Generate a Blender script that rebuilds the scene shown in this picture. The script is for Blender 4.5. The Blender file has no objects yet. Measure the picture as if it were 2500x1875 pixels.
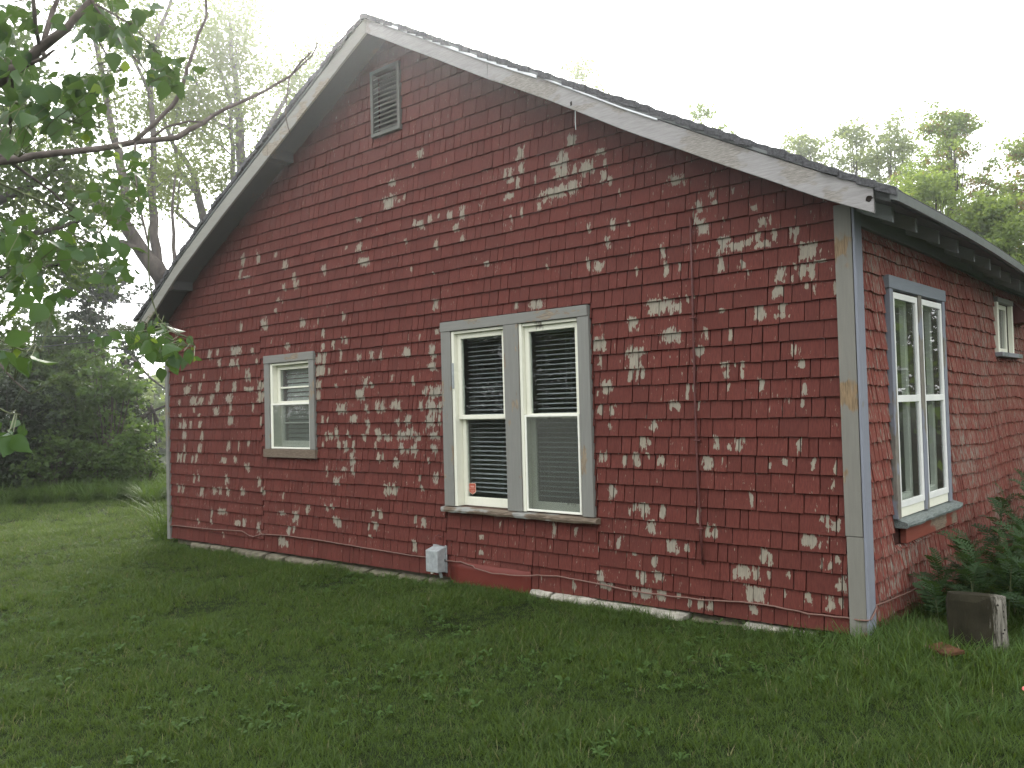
import bpy, math, random
import numpy as np
from mathutils import Vector, Matrix
from mathutils import noise as mnoise
S = bpy.context.scene
C = S.collection
rnd = random.Random(7)
nr = np.random.RandomState(11)
PI = math.pi

# ---------------------------------------------------------------- camera, sky, sun, exposure
RT = Vector((0.74581574, 0.6656033, -0.02703919))
UP = Vector((0.03833194, -0.00235775, 0.99926228))
FW = Vector((-0.66504852, 0.746302, 0.02727231))
CAM = Vector((2.09363, -5.88368, 1.6))
cam = bpy.data.cameras.new('camera')
cam.sensor_width = 36.0
cam.lens = 36.0 * 2080 / 2500
cam.clip_end = 600
cam.clip_start = 0.05
co = bpy.data.objects.new('camera', cam)
C.objects.link(co)
mw = Matrix(((RT.x, UP.x, -FW.x, CAM.x), (RT.y, UP.y, -FW.y, CAM.y), (RT.z, UP.z, -FW.z, CAM.z), (0, 0, 0, 1)))
co.matrix_world = mw
S.camera = co

SUN_EL, SUN_AZ = math.radians(29.0), math.radians(-52.8)     # azimuth from +Y, towards -X
world = bpy.data.worlds.new("World")
S.world = world
world.use_nodes = True
wt = world.node_tree
for n in list(wt.nodes):
    wt.nodes.remove(n)
wo = wt.nodes.new('ShaderNodeOutputWorld')
bg = wt.nodes.new('ShaderNodeBackground')
sky = wt.nodes.new('ShaderNodeTexSky')
sky.sky_type = 'NISHITA'
sky.sun_disc = False
sky.sun_elevation = SUN_EL
sky.sun_rotation = SUN_AZ
sky.air_density = 1.2
sky.dust_density = 3.0
wm = wt.nodes.new('ShaderNodeMix')
wm.data_type = 'RGBA'
cl = wt.nodes.new('ShaderNodeTexNoise')
cl.inputs['Scale'].default_value = 1.6
cl.inputs['Detail'].default_value = 5
cr = wt.nodes.new('ShaderNodeMapRange')
cr.inputs['From Min'].default_value = 0.3
cr.inputs['From Max'].default_value = 0.7
cr.inputs['To Min'].default_value = 0.88
cr.inputs['To Max'].default_value = 0.97
tc = wt.nodes.new('ShaderNodeTexCoord')
wt.links.new(tc.outputs['Generated'], cl.inputs['Vector'])
wt.links.new(cl.outputs['Fac'], cr.inputs['Value'])
wt.links.new(cr.outputs['Result'], wm.inputs['Factor'])
wt.links.new(sky.outputs['Color'], wm.inputs['A'])
wm.inputs['B'].default_value = (23.0, 23.2, 23.4, 1)         # the overcast cloud layer
wt.links.new(wm.outputs['Result'], bg.inputs['Color'])
bg.inputs['Strength'].default_value = 0.1
wt.links.new(bg.outputs['Background'], wo.inputs['Surface'])

sun = bpy.data.lights.new('sun', 'SUN')
sun.energy = 5.0
sun.angle = math.radians(22)
sun.color = (1.0, 0.95, 0.86)
so = bpy.data.objects.new('sun', sun)
C.objects.link(so)
sv = Vector((math.sin(SUN_AZ) * math.cos(SUN_EL), math.cos(SUN_AZ) * math.cos(SUN_EL), math.sin(SUN_EL)))
so.rotation_euler = sv.to_track_quat('Z', 'Y').to_euler()
so.location = (0, 0, 30)

S.view_settings.view_transform = 'Standard'
S.view_settings.look = 'None'
S.view_settings.gamma = 1
S.view_settings.use_curve_mapping = False
S.view_settings.exposure = 0.36
S.render.engine = 'CYCLES'
S.cycles.max_bounces = 8
S.cycles.transparent_max_bounces = 16
S.cycles.volume_bounces = 1

# ---------------------------------------------------------------- helpers
def at(px, py, d):
    """a point of the place, seen by the photographer at (px, py) of the 2500 x 1875 picture, d metres ahead"""
    return CAM + (RT * ((px - 1250) / 2080) - UP * ((py - 937.5) / 2080) + FW) * d

def tag(o, label=None, cat=None, group=None, kind=None):
    if label: o['label'] = label
    if cat: o['category'] = cat
    if group: o['group'] = group
    if kind: o['kind'] = kind
    return o

def empty(name, loc, label, cat, group=None, rz=0):
    o = bpy.data.objects.new(name, None)
    C.objects.link(o)
    o.location = loc
    o.rotation_euler[2] = rz
    o.empty_display_size = 0.2
    return tag(o, label, cat, group)

class MB:
    def __init__(s):
        s.v = []; s.f = []
    def add(s, vs, fs):
        n = len(s.v)
        s.v.extend(vs)
        s.f.extend([tuple(i + n for i in f) for f in fs])
    def box(s, x0, x1, y0, y1, z0, z1):
        s.add([(x0, y0, z0), (x1, y0, z0), (x1, y1, z0), (x0, y1, z0), (x0, y0, z1), (x1, y0, z1), (x1, y1, z1), (x0, y1, z1)],
              [(0, 3, 2, 1), (4, 5, 6, 7), (0, 1, 5, 4), (1, 2, 6, 5), (2, 3, 7, 6), (3, 0, 4, 7)])
    def hexa(s, p):
        """8 points: bottom ring then top ring"""
        s.add(p, [(0, 3, 2, 1), (4, 5, 6, 7), (0, 1, 5, 4), (1, 2, 6, 5), (2, 3, 7, 6), (3, 0, 4, 7)])
    def tube(s, pts, rad, n=6, cap=True, rough=0.0):
        pts = [Vector(p) for p in pts]
        k = len(pts)
        if not hasattr(rad, '__len__'): rad = [rad] * k
        t0 = (pts[1] - pts[0]).normalized()
        a = t0.orthogonal().normalized()
        vs = []
        for i, p in enumerate(pts):
            t = (pts[min(i + 1, k - 1)] - pts[max(i - 1, 0)])
            t = t.normalized() if t.length > 1e-9 else t0
            a = (a - t * a.dot(t))
            a = a.normalized() if a.length > 1e-6 else t.orthogonal().normalized()
            b = t.cross(a)
            for j in range(n):
                an = 2 * PI * j / n
                r = rad[i] * (1 + rough * rnd.uniform(-1, 1))
                vs.append(tuple(p + (a * math.cos(an) + b * math.sin(an)) * r))
        fs = []
        for i in range(k - 1):
            for j in range(n):
                q = (j + 1) % n
                fs.append((i * n + j, i * n + q, (i + 1) * n + q, (i + 1) * n + j))
        if cap:
            fs.append(tuple(reversed(range(n))))
            fs.append(tuple(range((k - 1) * n, k * n)))
        s.add(vs, fs)
    def build(s, name, mat, parent=None, smooth=False, origin=None, bevel=0):
        me = bpy.data.meshes.new(name)
        vs = s.v
        if origin is not None:
            ox, oy, oz = origin
            vs = [(x - ox, y - oy, z - oz) for x, y, z in vs]
        me.from_pydata([tuple(v) for v in vs], [], s.f)
        if mat: me.materials.append(mat)
        if smooth: me.polygons.foreach_set('use_smooth', [True] * len(me.polygons))
        o = bpy.data.objects.new(name, me)
        C.objects.link(o)
        if parent is not None: o.parent = parent
        if origin is not None: o.location = origin
        if bevel:
            m = o.modifiers.new('bevel', 'BEVEL'); m.width = bevel; m.segments = 2; m.limit_method = 'ANGLE'
        return o

def part(name, mat, parent, *boxes, bevel=0.003):
    """boxes in world axes joined to one part"""
    m = MB()
    for b in boxes: m.box(*b)
    return m.build(name, mat, parent, bevel=bevel)

# ---------------------------------------------------------------- materials
def newmat(name):
    m = bpy.data.materials.new(name)
    m.use_nodes = True
    t = m.node_tree
    b = t.nodes['Principled BSDF']
    return m, t, b
def N(t, kind, **kw):
    n = t.nodes.new(kind)
    for k, v in kw.items():
        if k in n.bl_rna.properties.keys(): setattr(n, k, v)
        else: n.inputs[k].default_value = v
    return n
def L(t, a, b): t.links.new(a, b)
def noise(t, vec, scale, detail=4, rough=0.55):
    n = N(t, 'ShaderNodeTexNoise', Scale=scale, Detail=detail, Roughness=rough)
    if vec is not None: L(t, vec, n.inputs['Vector'])
    return n.outputs['Fac']
def mapping(t, vec, scale=(1, 1, 1), loc=(0, 0, 0)):
    n = N(t, 'ShaderNodeMapping')
    n.inputs['Scale'].default_value = scale
    n.inputs['Location'].default_value = loc
    L(t, vec, n.inputs['Vector'])
    return n.outputs['Vector']
def ramp(t, fac, stops):
    r = N(t, 'ShaderNodeValToRGB')
    e = r.color_ramp.elements
    while len(e) < len(stops): e.new(0.5)
    for i, (p, c) in enumerate(stops):
        e[i].position = p
        e[i].color = (c, c, c, 1) if not hasattr(c, '__len__') else (*c, 1)
    L(t, fac, r.inputs['Fac'])
    return r.outputs['Color']
def mix(t, fac, a, b, blend='MIX'):
    n = N(t, 'ShaderNodeMix', data_type='RGBA', blend_type=blend)
    for s_, v in (('Factor', fac), ('A', a), ('B', b)):
        if hasattr(v, 'is_linked'): L(t, v, n.inputs[s_])
        elif hasattr(v, '__len__'): n.inputs[s_].default_value = (*v, 1)
        else: n.inputs[s_].default_value = v
    return n.outputs['Result']
def mth(t, op, a, b=None, clamp=False):
    n = N(t, 'ShaderNodeMath', operation=op, use_clamp=clamp)
    for i, v in enumerate((a, b)):
        if v is None: continue
        if hasattr(v, 'is_linked'): L(t, v, n.inputs[i])
        else: n.inputs[i].default_value = v
    return n.outputs['Value']
def bump(t, b, h, strength=0.3, dist=0.01):
    n = N(t, 'ShaderNodeBump', Strength=strength, Distance=dist)
    L(t, h, n.inputs['Height'])
    L(t, n.outputs['Normal'], b.inputs['Normal'])
def pos(t): return N(t, 'ShaderNodeNewGeometry').outputs['Position']

def wood_paint(name, paint, bare, amount, grain=(30, 30, 3), rough=0.6, dirt=0.35, pscale=9):
    """old painted board: grain along the short-scale axis, paint flaked off to bare wood by amount 0..1"""
    m, t, b = newmat(name)
    p = pos(t)
    g = noise(t, mapping(t, p, grain), 1.0, 5, 0.65)
    g2 = noise(t, mapping(t, p, tuple(v * 3 for v in grain)), 1.0, 3, 0.6)
    big = noise(t, p, 2.2, 3)
    pk = noise(t, mapping(t, p, tuple(pscale * (0.35 if v == min(grain) else 1) for v in grain)), 1.0, 6, 0.65)
    mask = ramp(t, mth(t, 'ADD', mth(t, 'MULTIPLY', pk, 0.75), mth(t, 'MULTIPLY', big, 0.35)), [(0.72 - 0.35 * amount, 0.0), (0.735 - 0.35 * amount, 1.0)])
    pc = mix(t, mth(t, 'MULTIPLY', ramp(t, g, [(0.35, 1.0), (0.7, 0.0)]), dirt), paint, tuple(c * 0.6 for c in paint))
    pc = mix(t, mth(t, 'MULTIPLY', big, 0.35), pc, tuple(c * 0.75 for c in paint))
    bc = mix(t, ramp(t, g2, [(0.3, 0.0), (0.7, 1.0)]), tuple(c * 0.45 for c in bare), tuple(c * 1.15 for c in bare))
    L(t, mix(t, mask, pc, bc), b.inputs['Base Color'])
    b.inputs['Roughness'].default_value = rough
    b.inputs['Specular IOR Level'].default_value = 0.22
    h = mth(t, 'SUBTRACT', mth(t, 'MULTIPLY', g, 0.5), mth(t, 'MULTIPLY', mask, 0.5))
    bump(t, b, h, 0.5, 0.003)
    return m

def shingle_mat(name, red, bare, streak, fade):
    """painted wood shingle; patches where the paint has come off sit where the maps peel_a, peel_b, peel_c put them"""
    m, t, b = newmat(name)
    p = pos(t)
    grain = noise(t, mapping(t, p, (130, 130, 6)), 1.0, 3, 0.6)
    jag = noise(t, mapping(t, p, (80, 80, 15)), 1.0, 4, 0.6)
    jagc = noise(t, mapping(t, p, (26, 26, 14)), 1.0, 2, 0.5)
    dmin = None
    for nm in ('peel_a', 'peel_b', 'peel_c'):
        uv = N(t, 'ShaderNodeUVMap', uv_map=nm)
        sx = N(t, 'ShaderNodeSeparateXYZ')
        L(t, uv.outputs['UV'], sx.inputs[0])
        ax = mth(t, 'POWER', mth(t, 'ABSOLUTE', sx.outputs['X']), 5.0)
        ay = mth(t, 'POWER', mth(t, 'ABSOLUTE', sx.outputs['Y']), 5.0)
        d = mth(t, 'POWER', mth(t, 'ADD', ax, ay), 0.2)
        dmin = d if dmin is None else mth(t, 'MINIMUM', dmin, d)
    jj = mth(t, 'ADD', mth(t, 'MULTIPLY', mth(t, 'SUBTRACT', jag, 0.5), 2.2), mth(t, 'MULTIPLY', mth(t, 'SUBTRACT', jagc, 0.5), 2.0))
    dd = mth(t, 'ADD', dmin, jj)
    patch = ramp(t, dd, [(0.80, 1.0), (0.825, 0.0)])
    # thin random streaks
    rnda = N(t, 'ShaderNodeAttribute', attribute_name='rnd').outputs['Fac']
    zone = noise(t, p, 1.3, 2)
    st = noise(t, mapping(t, p, (75, 75, 9)), 1.0, 4, 0.6)
    stm = ramp(t, mth(t, 'ADD', st, mth(t, 'ADD', mth(t, 'MULTIPLY', zone, 0.22), mth(t, 'MULTIPLY', rnda, 0.05))), [(0.90 - streak, 0.0), (0.912 - streak, 1.0)])
    peel = mth(t, 'MAXIMUM', patch, stm)
    big = noise(t, p, 3.0, 3)
    rc = mix(t, rnda, tuple(c * 0.82 for c in red), tuple(min(1, c * 1.15) for c in red))
    rc = mix(t, mth(t, 'MULTIPLY', big, 0.5), rc, fade)
    rc = mix(t, ramp(t, grain, [(0.38, 0.45), (0.60, 0.0)]), rc, tuple(c * 0.42 for c in red))
    bg2 = noise(t, mapping(t, p, (90, 90, 5)), 1.0, 4, 0.7)
    bc = mix(t, ramp(t, bg2, [(0.3, 0.0), (0.7, 1.0)]), tuple(c * 0.62 for c in bare), tuple(min(1, c * 1.12) for c in bare))
    bc = mix(t, mth(t, 'MULTIPLY', mth(t, 'SUBTRACT', zone, 0.2, True), 0.9), bc, (0.21, 0.20, 0.18))
    L(t, mix(t, peel, rc, bc), b.inputs['Base Color'])
    b.inputs['Roughness'].default_value = 0.75
    b.inputs['Specular IOR Level'].default_value = 0.15
    h = mth(t, 'SUBTRACT', mth(t, 'MULTIPLY', grain, 0.6), mth(t, 'MULTIPLY', peel, 0.45))
    bump(t, b, h, 0.45, 0.0025)
    return m

def leaf_mat(name, c0, c1, trans=0.45, rough=0.5):
    m, t, b = newmat(name)
    a = N(t, 'ShaderNodeAttribute', attribute_name='rnd').outputs['Fac']
    oi = N(t, 'ShaderNodeObjectInfo').outputs['Random']
    f = mth(t, 'FRACT', mth(t, 'ADD', a, oi))
    big = noise(t, pos(t), 0.9, 2)
    col = mix(t, mth(t, 'ADD', mth(t, 'MULTIPLY', f, 0.7), mth(t, 'MULTIPLY', big, 0.3), True), c0, c1)
    L(t, col, b.inputs['Base Color'])
    b.inputs['Roughness'].default_value = rough
    b.inputs['Specular IOR Level'].default_value = 0.16
    tr = N(t, 'ShaderNodeBsdfTranslucent')
    L(t, mix(t, 0.5, col, (min(1, c1[0] * 2.0), min(1, c1[1] * 1.8), c1[2] * 0.7)), tr.inputs['Color'])
    ms = N(t, 'ShaderNodeMixShader', Fac=trans)
    L(t, b.outputs[0], ms.inputs[1]); L(t, tr.outputs[0], ms.inputs[2])
    L(t, ms.outputs[0], t.nodes['Material Output'].inputs['Surface'])
    return m

def simple(name, col, rough=0.6, metal=0.0, var=0.25, scale=20, bs=0.15, vec=(1, 1, 1)):
    m, t, b = newmat(name)
    n = noise(t, mapping(t, pos(t), vec), scale, 5)
    L(t, mix(t, ramp(t, n, [(0.3, 0.0), (0.7, 1.0)]), tuple(c * (1 - var) for c in col), tuple(min(1, c * (1 + var)) for c in col)), b.inputs['Base Color'])
    b.inputs['Roughness'].default_value = rough
    b.inputs['Metallic'].default_value = metal
    if rough > 0.7: b.inputs['Specular IOR Level'].default_value = 0.12
    if bs: bump(t, b, n, bs, 0.01)
    return m

M = {}
RED = (0.130, 0.033, 0.0255)
BARE = (0.305, 0.27, 0.205)
M['shingle'] = shingle_mat('peeling_red_shingle', RED, BARE, 0.085, (0.118, 0.043, 0.035))
M['shingle_side'] = shingle_mat('weathered_red_shingle', (0.215, 0.055, 0.042), (0.28, 0.25, 0.20), 0.195, (0.20, 0.088, 0.073))
M['grey_paint'] = wood_paint('grey_trim_paint', (0.235, 0.235, 0.215), (0.30, 0.24, 0.17), 0.22, (60, 60, 4))
M['grey_h'] = wood_paint('grey_trim_paint_level', (0.235, 0.235, 0.215), (0.28, 0.23, 0.17), 0.35, (4, 60, 60))
M['corner'] = wood_paint('worn_corner_paint', (0.225, 0.218, 0.19), (0.27, 0.19, 0.11), 0.42, (45, 45, 4), pscale=1)
M['sky_grey'] = wood_paint('sky_tinted_grey_paint', (0.25, 0.265, 0.31), (0.24, 0.22, 0.19), 0.33, (60, 60, 4), pscale=1)  # grey paint with a bluish sky reflection put into its colour
M['sky_grey_h'] = wood_paint('sky_tinted_level_paint', (0.24, 0.265, 0.30), (0.24, 0.22, 0.19), 0.33, (60, 4, 60), pscale=1)  # level-grained copy, same sky reflection in the colour
M['rake'] = wood_paint('worn_rake_board', (0.39, 0.375, 0.37), (0.34, 0.315, 0.285), 0.42, (9, 90, 110), pscale=1, dirt=0.8)
M['rake_left'] = wood_paint('grey_rake_board', (0.31, 0.305, 0.27), (0.33, 0.29, 0.23), 0.25, (3.5, 50, 38), pscale=1)
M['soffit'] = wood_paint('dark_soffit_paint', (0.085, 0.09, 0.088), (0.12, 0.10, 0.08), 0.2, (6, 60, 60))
M['frieze'] = wood_paint('grey_green_frieze', (0.25, 0.255, 0.28), (0.22, 0.2, 0.17), 0.2, (60, 4, 60))
M['sill'] = wood_paint('rotten_sill_wood', (0.32, 0.32, 0.30), (0.20, 0.155, 0.115), 0.75, (5, 60, 60), pscale=0.6)
M['sill_side'] = wood_paint('weathered_grey_sill', (0.26, 0.265, 0.29), (0.21, 0.24, 0.23), 0.65, (60, 5, 60), pscale=0.6)
M['cream'] = wood_paint('cream_window_paint', (0.84, 0.84, 0.71), (0.25, 0.22, 0.17), 0.10, (60, 60, 9), pscale=1, dirt=0.15)
M['cream_smooth'] = simple('cream_enamel', (0.85, 0.85, 0.76), 0.4, 0, 0.06, 12, 0.05)
M['vinyl'] = simple('white_vinyl', (0.84, 0.85, 0.82), 0.35, 0, 0.05, 8, 0.03)
M['apron'] = wood_paint('orange_red_apron_paint', (0.24, 0.068, 0.048), (0.26, 0.2, 0.15), 0.35, (60, 5, 60), pscale=1)
M['panel'] = wood_paint('smooth_red_hatch_paint', (0.145, 0.030, 0.022), (0.16, 0.06, 0.05), 0.1, (8, 8, 8), 0.5)
M['sheath'] = simple('dark_sheathing', (0.055, 0.022, 0.018), 0.9)
M['plaster'] = simple('interior_plaster', (0.32, 0.31, 0.28), 0.9, 0, 0.1, 3, 0)
M['roof'] = simple('asphalt_shingle', (0.085, 0.085, 0.09), 0.95, 0, 0.45, 60, 0.6)
M['drip'] = simple('drip_edge_metal', (0.55, 0.57, 0.58), 0.4, 0.6, 0.1, 10, 0.05)
M['trim_metal'] = simple('grey_green_drip_edge', (0.12, 0.13, 0.128), 0.5, 0.0, 0.12, 10, 0.05)
M['rafter'] = wood_paint('grey_rafter_paint', (0.42, 0.43, 0.47), (0.3, 0.27, 0.22), 0.2, (6, 60, 60))
M['stone'] = simple('foundation_limestone', (0.36, 0.34, 0.29), 0.9, 0, 0.35, 14, 0.8)
M['stone_dark'] = simple('dark_limestone', (0.15, 0.135, 0.10), 0.9, 0, 0.4, 12, 0.8)  # darker limestone tone for the left blocks and the foundation strip
M['box'] = simple('galvanised_box_paint', (0.33, 0.355, 0.36), 0.5, 0.1, 0.22, 22, 0.12)
M['cable'] = simple('brown_cable', (0.17, 0.09, 0.07), 0.6, 0, 0.2, 30, 0)
M['rod'] = simple('red_painted_rod', (0.095, 0.026, 0.022), 0.6, 0, 0.2, 30, 0)
M['black'] = simple('black_cable', (0.02, 0.022, 0.025), 0.6, 0, 0.1, 30, 0)
M['cord'] = simple('white_cord', (0.7, 0.7, 0.68), 0.7, 0, 0.1, 30, 0)
M['slat'] = simple('blind_slat', (0.40, 0.41, 0.42), 0.45, 0, 0.06, 6, 0)
M['slat_dim'] = simple('dusty_blind_slat', (0.46, 0.46, 0.42), 0.6, 0, 0.15, 6, 0)
M['soil'] = simple('dark_soil', (0.022, 0.024, 0.012), 1.0, 0, 0.4, 6, 0.4)
M['bark'] = simple('tree_bark', (0.07, 0.058, 0.05), 0.9, 0, 0.45, 9, 0.9, (1, 1, 0.25))
M['bark_light'] = simple('pale_bark', (0.10, 0.083, 0.073), 0.85, 0, 0.35, 25, 0.5)
M['stem'] = simple('green_stem', (0.07, 0.085, 0.03), 0.7, 0, 0.3, 20, 0)
M['brown_wood'] = simple('rusty_brown_board', (0.075, 0.036, 0.02), 0.8, 0, 0.4, 18, 0.5)
M['pink'] = simple('faded_red_plastic', (0.65, 0.14, 0.14), 0.45, 0, 0.12, 12, 0)
M['white_roof'] = simple('white_metal_roof', (0.75, 0.76, 0.78), 0.4, 0, 0.05, 3, 0)
M['shed'] = simple('grey_shed_boards', (0.22, 0.23, 0.22), 0.8, 0, 0.2, 6, 0.1)
M['post'] = simple('weathered_fence_post', (0.06, 0.05, 0.042), 0.9, 0, 0.4, 15, 0.6)

def glass_mat(name, haze=0.0, hc=(0.5, 0.5, 0.48), ior=1.52):
    m, t, b = newmat(name)
    t.nodes.remove(b)
    tr = N(t, 'ShaderNodeBsdfTransparent'); tr.inputs['Color'].default_value = (0.86, 0.89, 0.88, 1)
    gl = N(t, 'ShaderNodeBsdfGlossy', Roughness=0.012)
    fr = N(t, 'ShaderNodeFresnel', IOR=ior + 0.05)
    n = noise(t, pos(t), 2.4, 2)
    bm = N(t, 'ShaderNodeBump', Strength=0.012, Distance=0.03)
    L(t, n, bm.inputs['Height'])
    L(t, bm.outputs['Normal'], gl.inputs['Normal'])
    ms = N(t, 'ShaderNodeMixShader')
    bf = N(t, 'ShaderNodeNewGeometry').outputs['Backfacing']
    L(t, mth(t, 'MULTIPLY', fr.outputs[0], mth(t, 'SUBTRACT', 1.0, bf)), ms.inputs[0]); L(t, tr.outputs[0], ms.inputs[1]); L(t, gl.outputs[0], ms.inputs[2])
    out = ms
    if haze:
        df = N(t, 'ShaderNodeBsdfDiffuse'); df.inputs['Color'].default_value = (*hc, 1)
        m2 = N(t, 'ShaderNodeMixShader', Fac=haze)
        L(t, ms.outputs[0], m2.inputs[1]); L(t, df.outputs[0], m2.inputs[2])
        out = m2
    L(t, out.outputs[0], t.nodes['Material Output'].inputs['Surface'])
    return m
M['glass'] = glass_mat('window_glass')
M['glass_dusty'] = glass_mat('dusty_glass', 0.08)
M['screen'] = glass_mat('insect_screen', 0.24, (0.17, 0.172, 0.155))
M['glass_side'] = glass_mat('storm_glass', 0.03, (0.5, 0.5, 0.48), 1.75)

M['fruit_leaf'] = leaf_mat('broad_fruit_tree_leaf', (0.030, 0.066, 0.028), (0.062, 0.115, 0.036), 0.34, 0.42)
M['young_leaf'] = leaf_mat('young_yellow_leaf', (0.09, 0.15, 0.03), (0.13, 0.20, 0.04), 0.5, 0.45)
M['fresh'] = leaf_mat('fresh_spring_leaf', (0.075, 0.12, 0.03), (0.13, 0.18, 0.05), 0.55)
M['mid'] = leaf_mat('mid_green_leaf', (0.035, 0.068, 0.02), (0.07, 0.115, 0.03), 0.42)
M['dark'] = leaf_mat('dark_green_leaf', (0.008, 0.018, 0.007), (0.026, 0.045, 0.015), 0.22)
M['bright'] = leaf_mat('bright_maple_leaf', (0.065, 0.12, 0.028), (0.12, 0.20, 0.045), 0.55)
M['pale'] = leaf_mat('pale_willow_leaf', (0.14, 0.19, 0.09), (0.20, 0.25, 0.12), 0.55)
M['brownish'] = leaf_mat('reddish_seed_leaf', (0.19, 0.12, 0.06), (0.20, 0.17, 0.07), 0.5)
M['sunny'] = leaf_mat('sunlit_tint_leaf', (0.11, 0.17, 0.05), (0.18, 0.25, 0.08), 0.6)  # lighter leaf green with a sunlit look put into the colour
M['sapling'] = leaf_mat('sapling_leaf', (0.04, 0.082, 0.024), (0.08, 0.14, 0.034), 0.42)
M['fern'] = leaf_mat('fern_leaf', (0.020, 0.045, 0.016), (0.042, 0.082, 0.028), 0.3)
M['grass'] = leaf_mat('lawn_blade', (0.009, 0.025, 0.005), (0.105, 0.168, 0.040), 0.42, 0.40)
M['straw'] = leaf_mat('dry_straw_blade', (0.13, 0.125, 0.06), (0.22, 0.21, 0.11), 0.3, 0.5)
M['tallgrass'] = leaf_mat('tall_grass_blade', (0.038, 0.082, 0.020), (0.095, 0.155, 0.042), 0.35, 0.5)
M['weed'] = leaf_mat('broad_weed_leaf', (0.040, 0.082, 0.020), (0.075, 0.13, 0.035), 0.35, 0.6)

def gz(x, y):
    """height of the ground"""
    z = 0.018 * max(-15, min(2.0, x)) - 0.035
    z += 0.03 * mnoise.noise(Vector((x * 0.35, y * 0.35, 0))) + 0.012 * mnoise.noise(Vector((x * 1.7, y * 1.7, 3)))
    if -11 < x < 0.2: z -= (0.012 if x > -4 else 0.03) * math.exp(-((y + 0.1) / 0.45) ** 2) * min(1, -(x - 0.2) / 0.6)
    return z

# ---------------------------------------------------------------- the ground
def make_ground():
    xs = np.concatenate([np.linspace(-300, -40, 12), np.linspace(-38, -12, 30), np.linspace(-11.8, 8, 150), np.linspace(8.5, 40, 24), np.linspace(50, 300, 10)])
    ys = np.concatenate([np.linspace(-300, -30, 10), np.linspace(-28, -8.2, 18), np.linspace(-8, 6, 110), np.linspace(6.5, 40, 34), np.linspace(50, 300, 10)])
    vs = [(x, y, gz(x, y)) for y in ys for x in xs]
    nx = len(xs)
    fs = [(j * nx + i, j * nx + i + 1, (j + 1) * nx + i + 1, (j + 1) * nx + i) for j in range(len(ys) - 1) for i in range(nx - 1)]
    m, t, b = newmat('lawn_ground')
    n1 = noise(t, pos(t), 25, 5); n2 = noise(t, pos(t), 0.5, 3)
    c = mix(t, n1, (0.007, 0.010, 0.004), (0.022, 0.033, 0.010))
    L(t, mix(t, mth(t, 'MULTIPLY', n2, 0.5), c, (0.018, 0.03, 0.010)), b.inputs['Base Color'])
    b.inputs['Roughness'].default_value = 1.0
    b.inputs['Specular IOR Level'].default_value = 0.05
    bump(t, b, n1, 0.6, 0.03)
    mb = MB(); mb.add(vs, fs)
    o = mb.build('ground', m, smooth=True)
    tag(o, 'green lawn ground that runs from the house wall to the trees', 'lawn', kind='structure')
make_ground()

# ---------------------------------------------------------------- the house
house = empty('house', (-4.9, 5.5, -0.1), 'old single-storey house with peeling red wood shingles, grey trim and a sagging gable roof', 'house')
BBx = [-10.1, -9.908, -8.836, -7.665, -6.641, -5.737, -4.755, -3.859, -3.073, -2.41, -1.61, -0.705, 0, 0.256, 0.45]
BBz = [2.70, 2.83, 3.50, 4.10, 4.591, 5.03, 5.51, 5.009, 4.562, 4.207, 3.743, 3.255, 2.884, 2.766, 2.680]
STx = [-10.185, -9.22, -8.22, -7.13, -5.94, -4.77, -4.43, -3.39, -2.41, -1.28, -0.62, 0.12, 0.32, 0.475]
STz = [2.985, 3.51, 4.086, 4.641, 5.197, 5.715, 5.533, 4.958, 4.425, 3.81, 3.448, 3.045, 2.938, 2.845]
def bb(x): return float(np.interp(x, BBx, BBz))
def st(x): return float(np.interp(x, STx, STz))
def sag(y): return -0.0085 * min(max(y, 0), 4) ** 2
def sagx(x, y): return sag(y) * max(0, min(1, (x + 4.8) / 5))
YB = 12.0                                   # the back of the house

def keep(o, parent):
    """parent without moving"""
    o.parent = parent
    o.matrix_parent_inverse = parent.matrix_world.inverted() if parent.type != 'EMPTY' else Matrix.Translation(-Vector(parent.location))
    return o

def hp(name, mat, *boxes, bevel=0.003, parent=None):
    m = MB()
    for b in boxes: m.box(*b)
    return keep(m.build(name, mat, None, bevel=bevel), parent or house)

# walls with their openings
GOP = [(-7.155, -6.32, 1.17, 2.22), (-5.04, -4.645, 4.59, 5.23), (-3.93, -3.225, 0.645, 2.365), (-3.04, -2.36, 0.645, 2.365)]
SOP = [(0.73, 1.33, 0.70, 2.405), (1.42, 1.995, 0.70, 2.405), (4.02, 4.60, 2.03, 2.55)]
def zbot(x): return -0.125 * (-x / 9.7) - 0.01
def wall_strips(u0, u1, top, bot, ops, put, step=0.15):
    br = sorted(set([u0, u1] + [o[0] for o in ops] + [o[1] for o in ops] + list(np.arange(u0, u1, step))))
    mb = MB()
    for a, b in zip(br[:-1], br[1:]):
        if b - a < 1e-4: continue
        mid = (a + b) / 2
        segs = [(None, None)]
        lo = None
        hs = sorted([o for o in ops if o[0] < mid < o[1]], key=lambda o: o[2])
        z = None
        for o in hs:
            put(mb, a, b, bot(a) if z is None else z, bot(b) if z is None else z, o[2], o[2])
            z = o[3]
        put(mb, a, b, bot(a) if z is None else z, bot(b) if z is None else z, top(a), top(b))
    return mb
def put_g(mb, a, b, za, zb_, ta, tb):
    mb.hexa([(a, 0.030, za), (b, 0.030, zb_), (b, 0.13, zb_), (a, 0.13, za), (a, 0.030, ta), (b, 0.030, tb), (b, 0.13, tb), (a, 0.13, ta)])
gable = keep(wall_strips(-9.80, -0.03, lambda x: bb(x) + 0.095, zbot, GOP, put_g).build('gable_wall', M['sheath']), house)
def put_s(mb, a, b, za, zb_, ta, tb):
    mb.hexa([(-0.13, a, za), (-0.030, a, za), (-0.030, b, zb_), (-0.13, b, zb_), (-0.13, a, ta), (-0.030, a, ta), (-0.030, b, tb), (-0.13, b, tb)])
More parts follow.
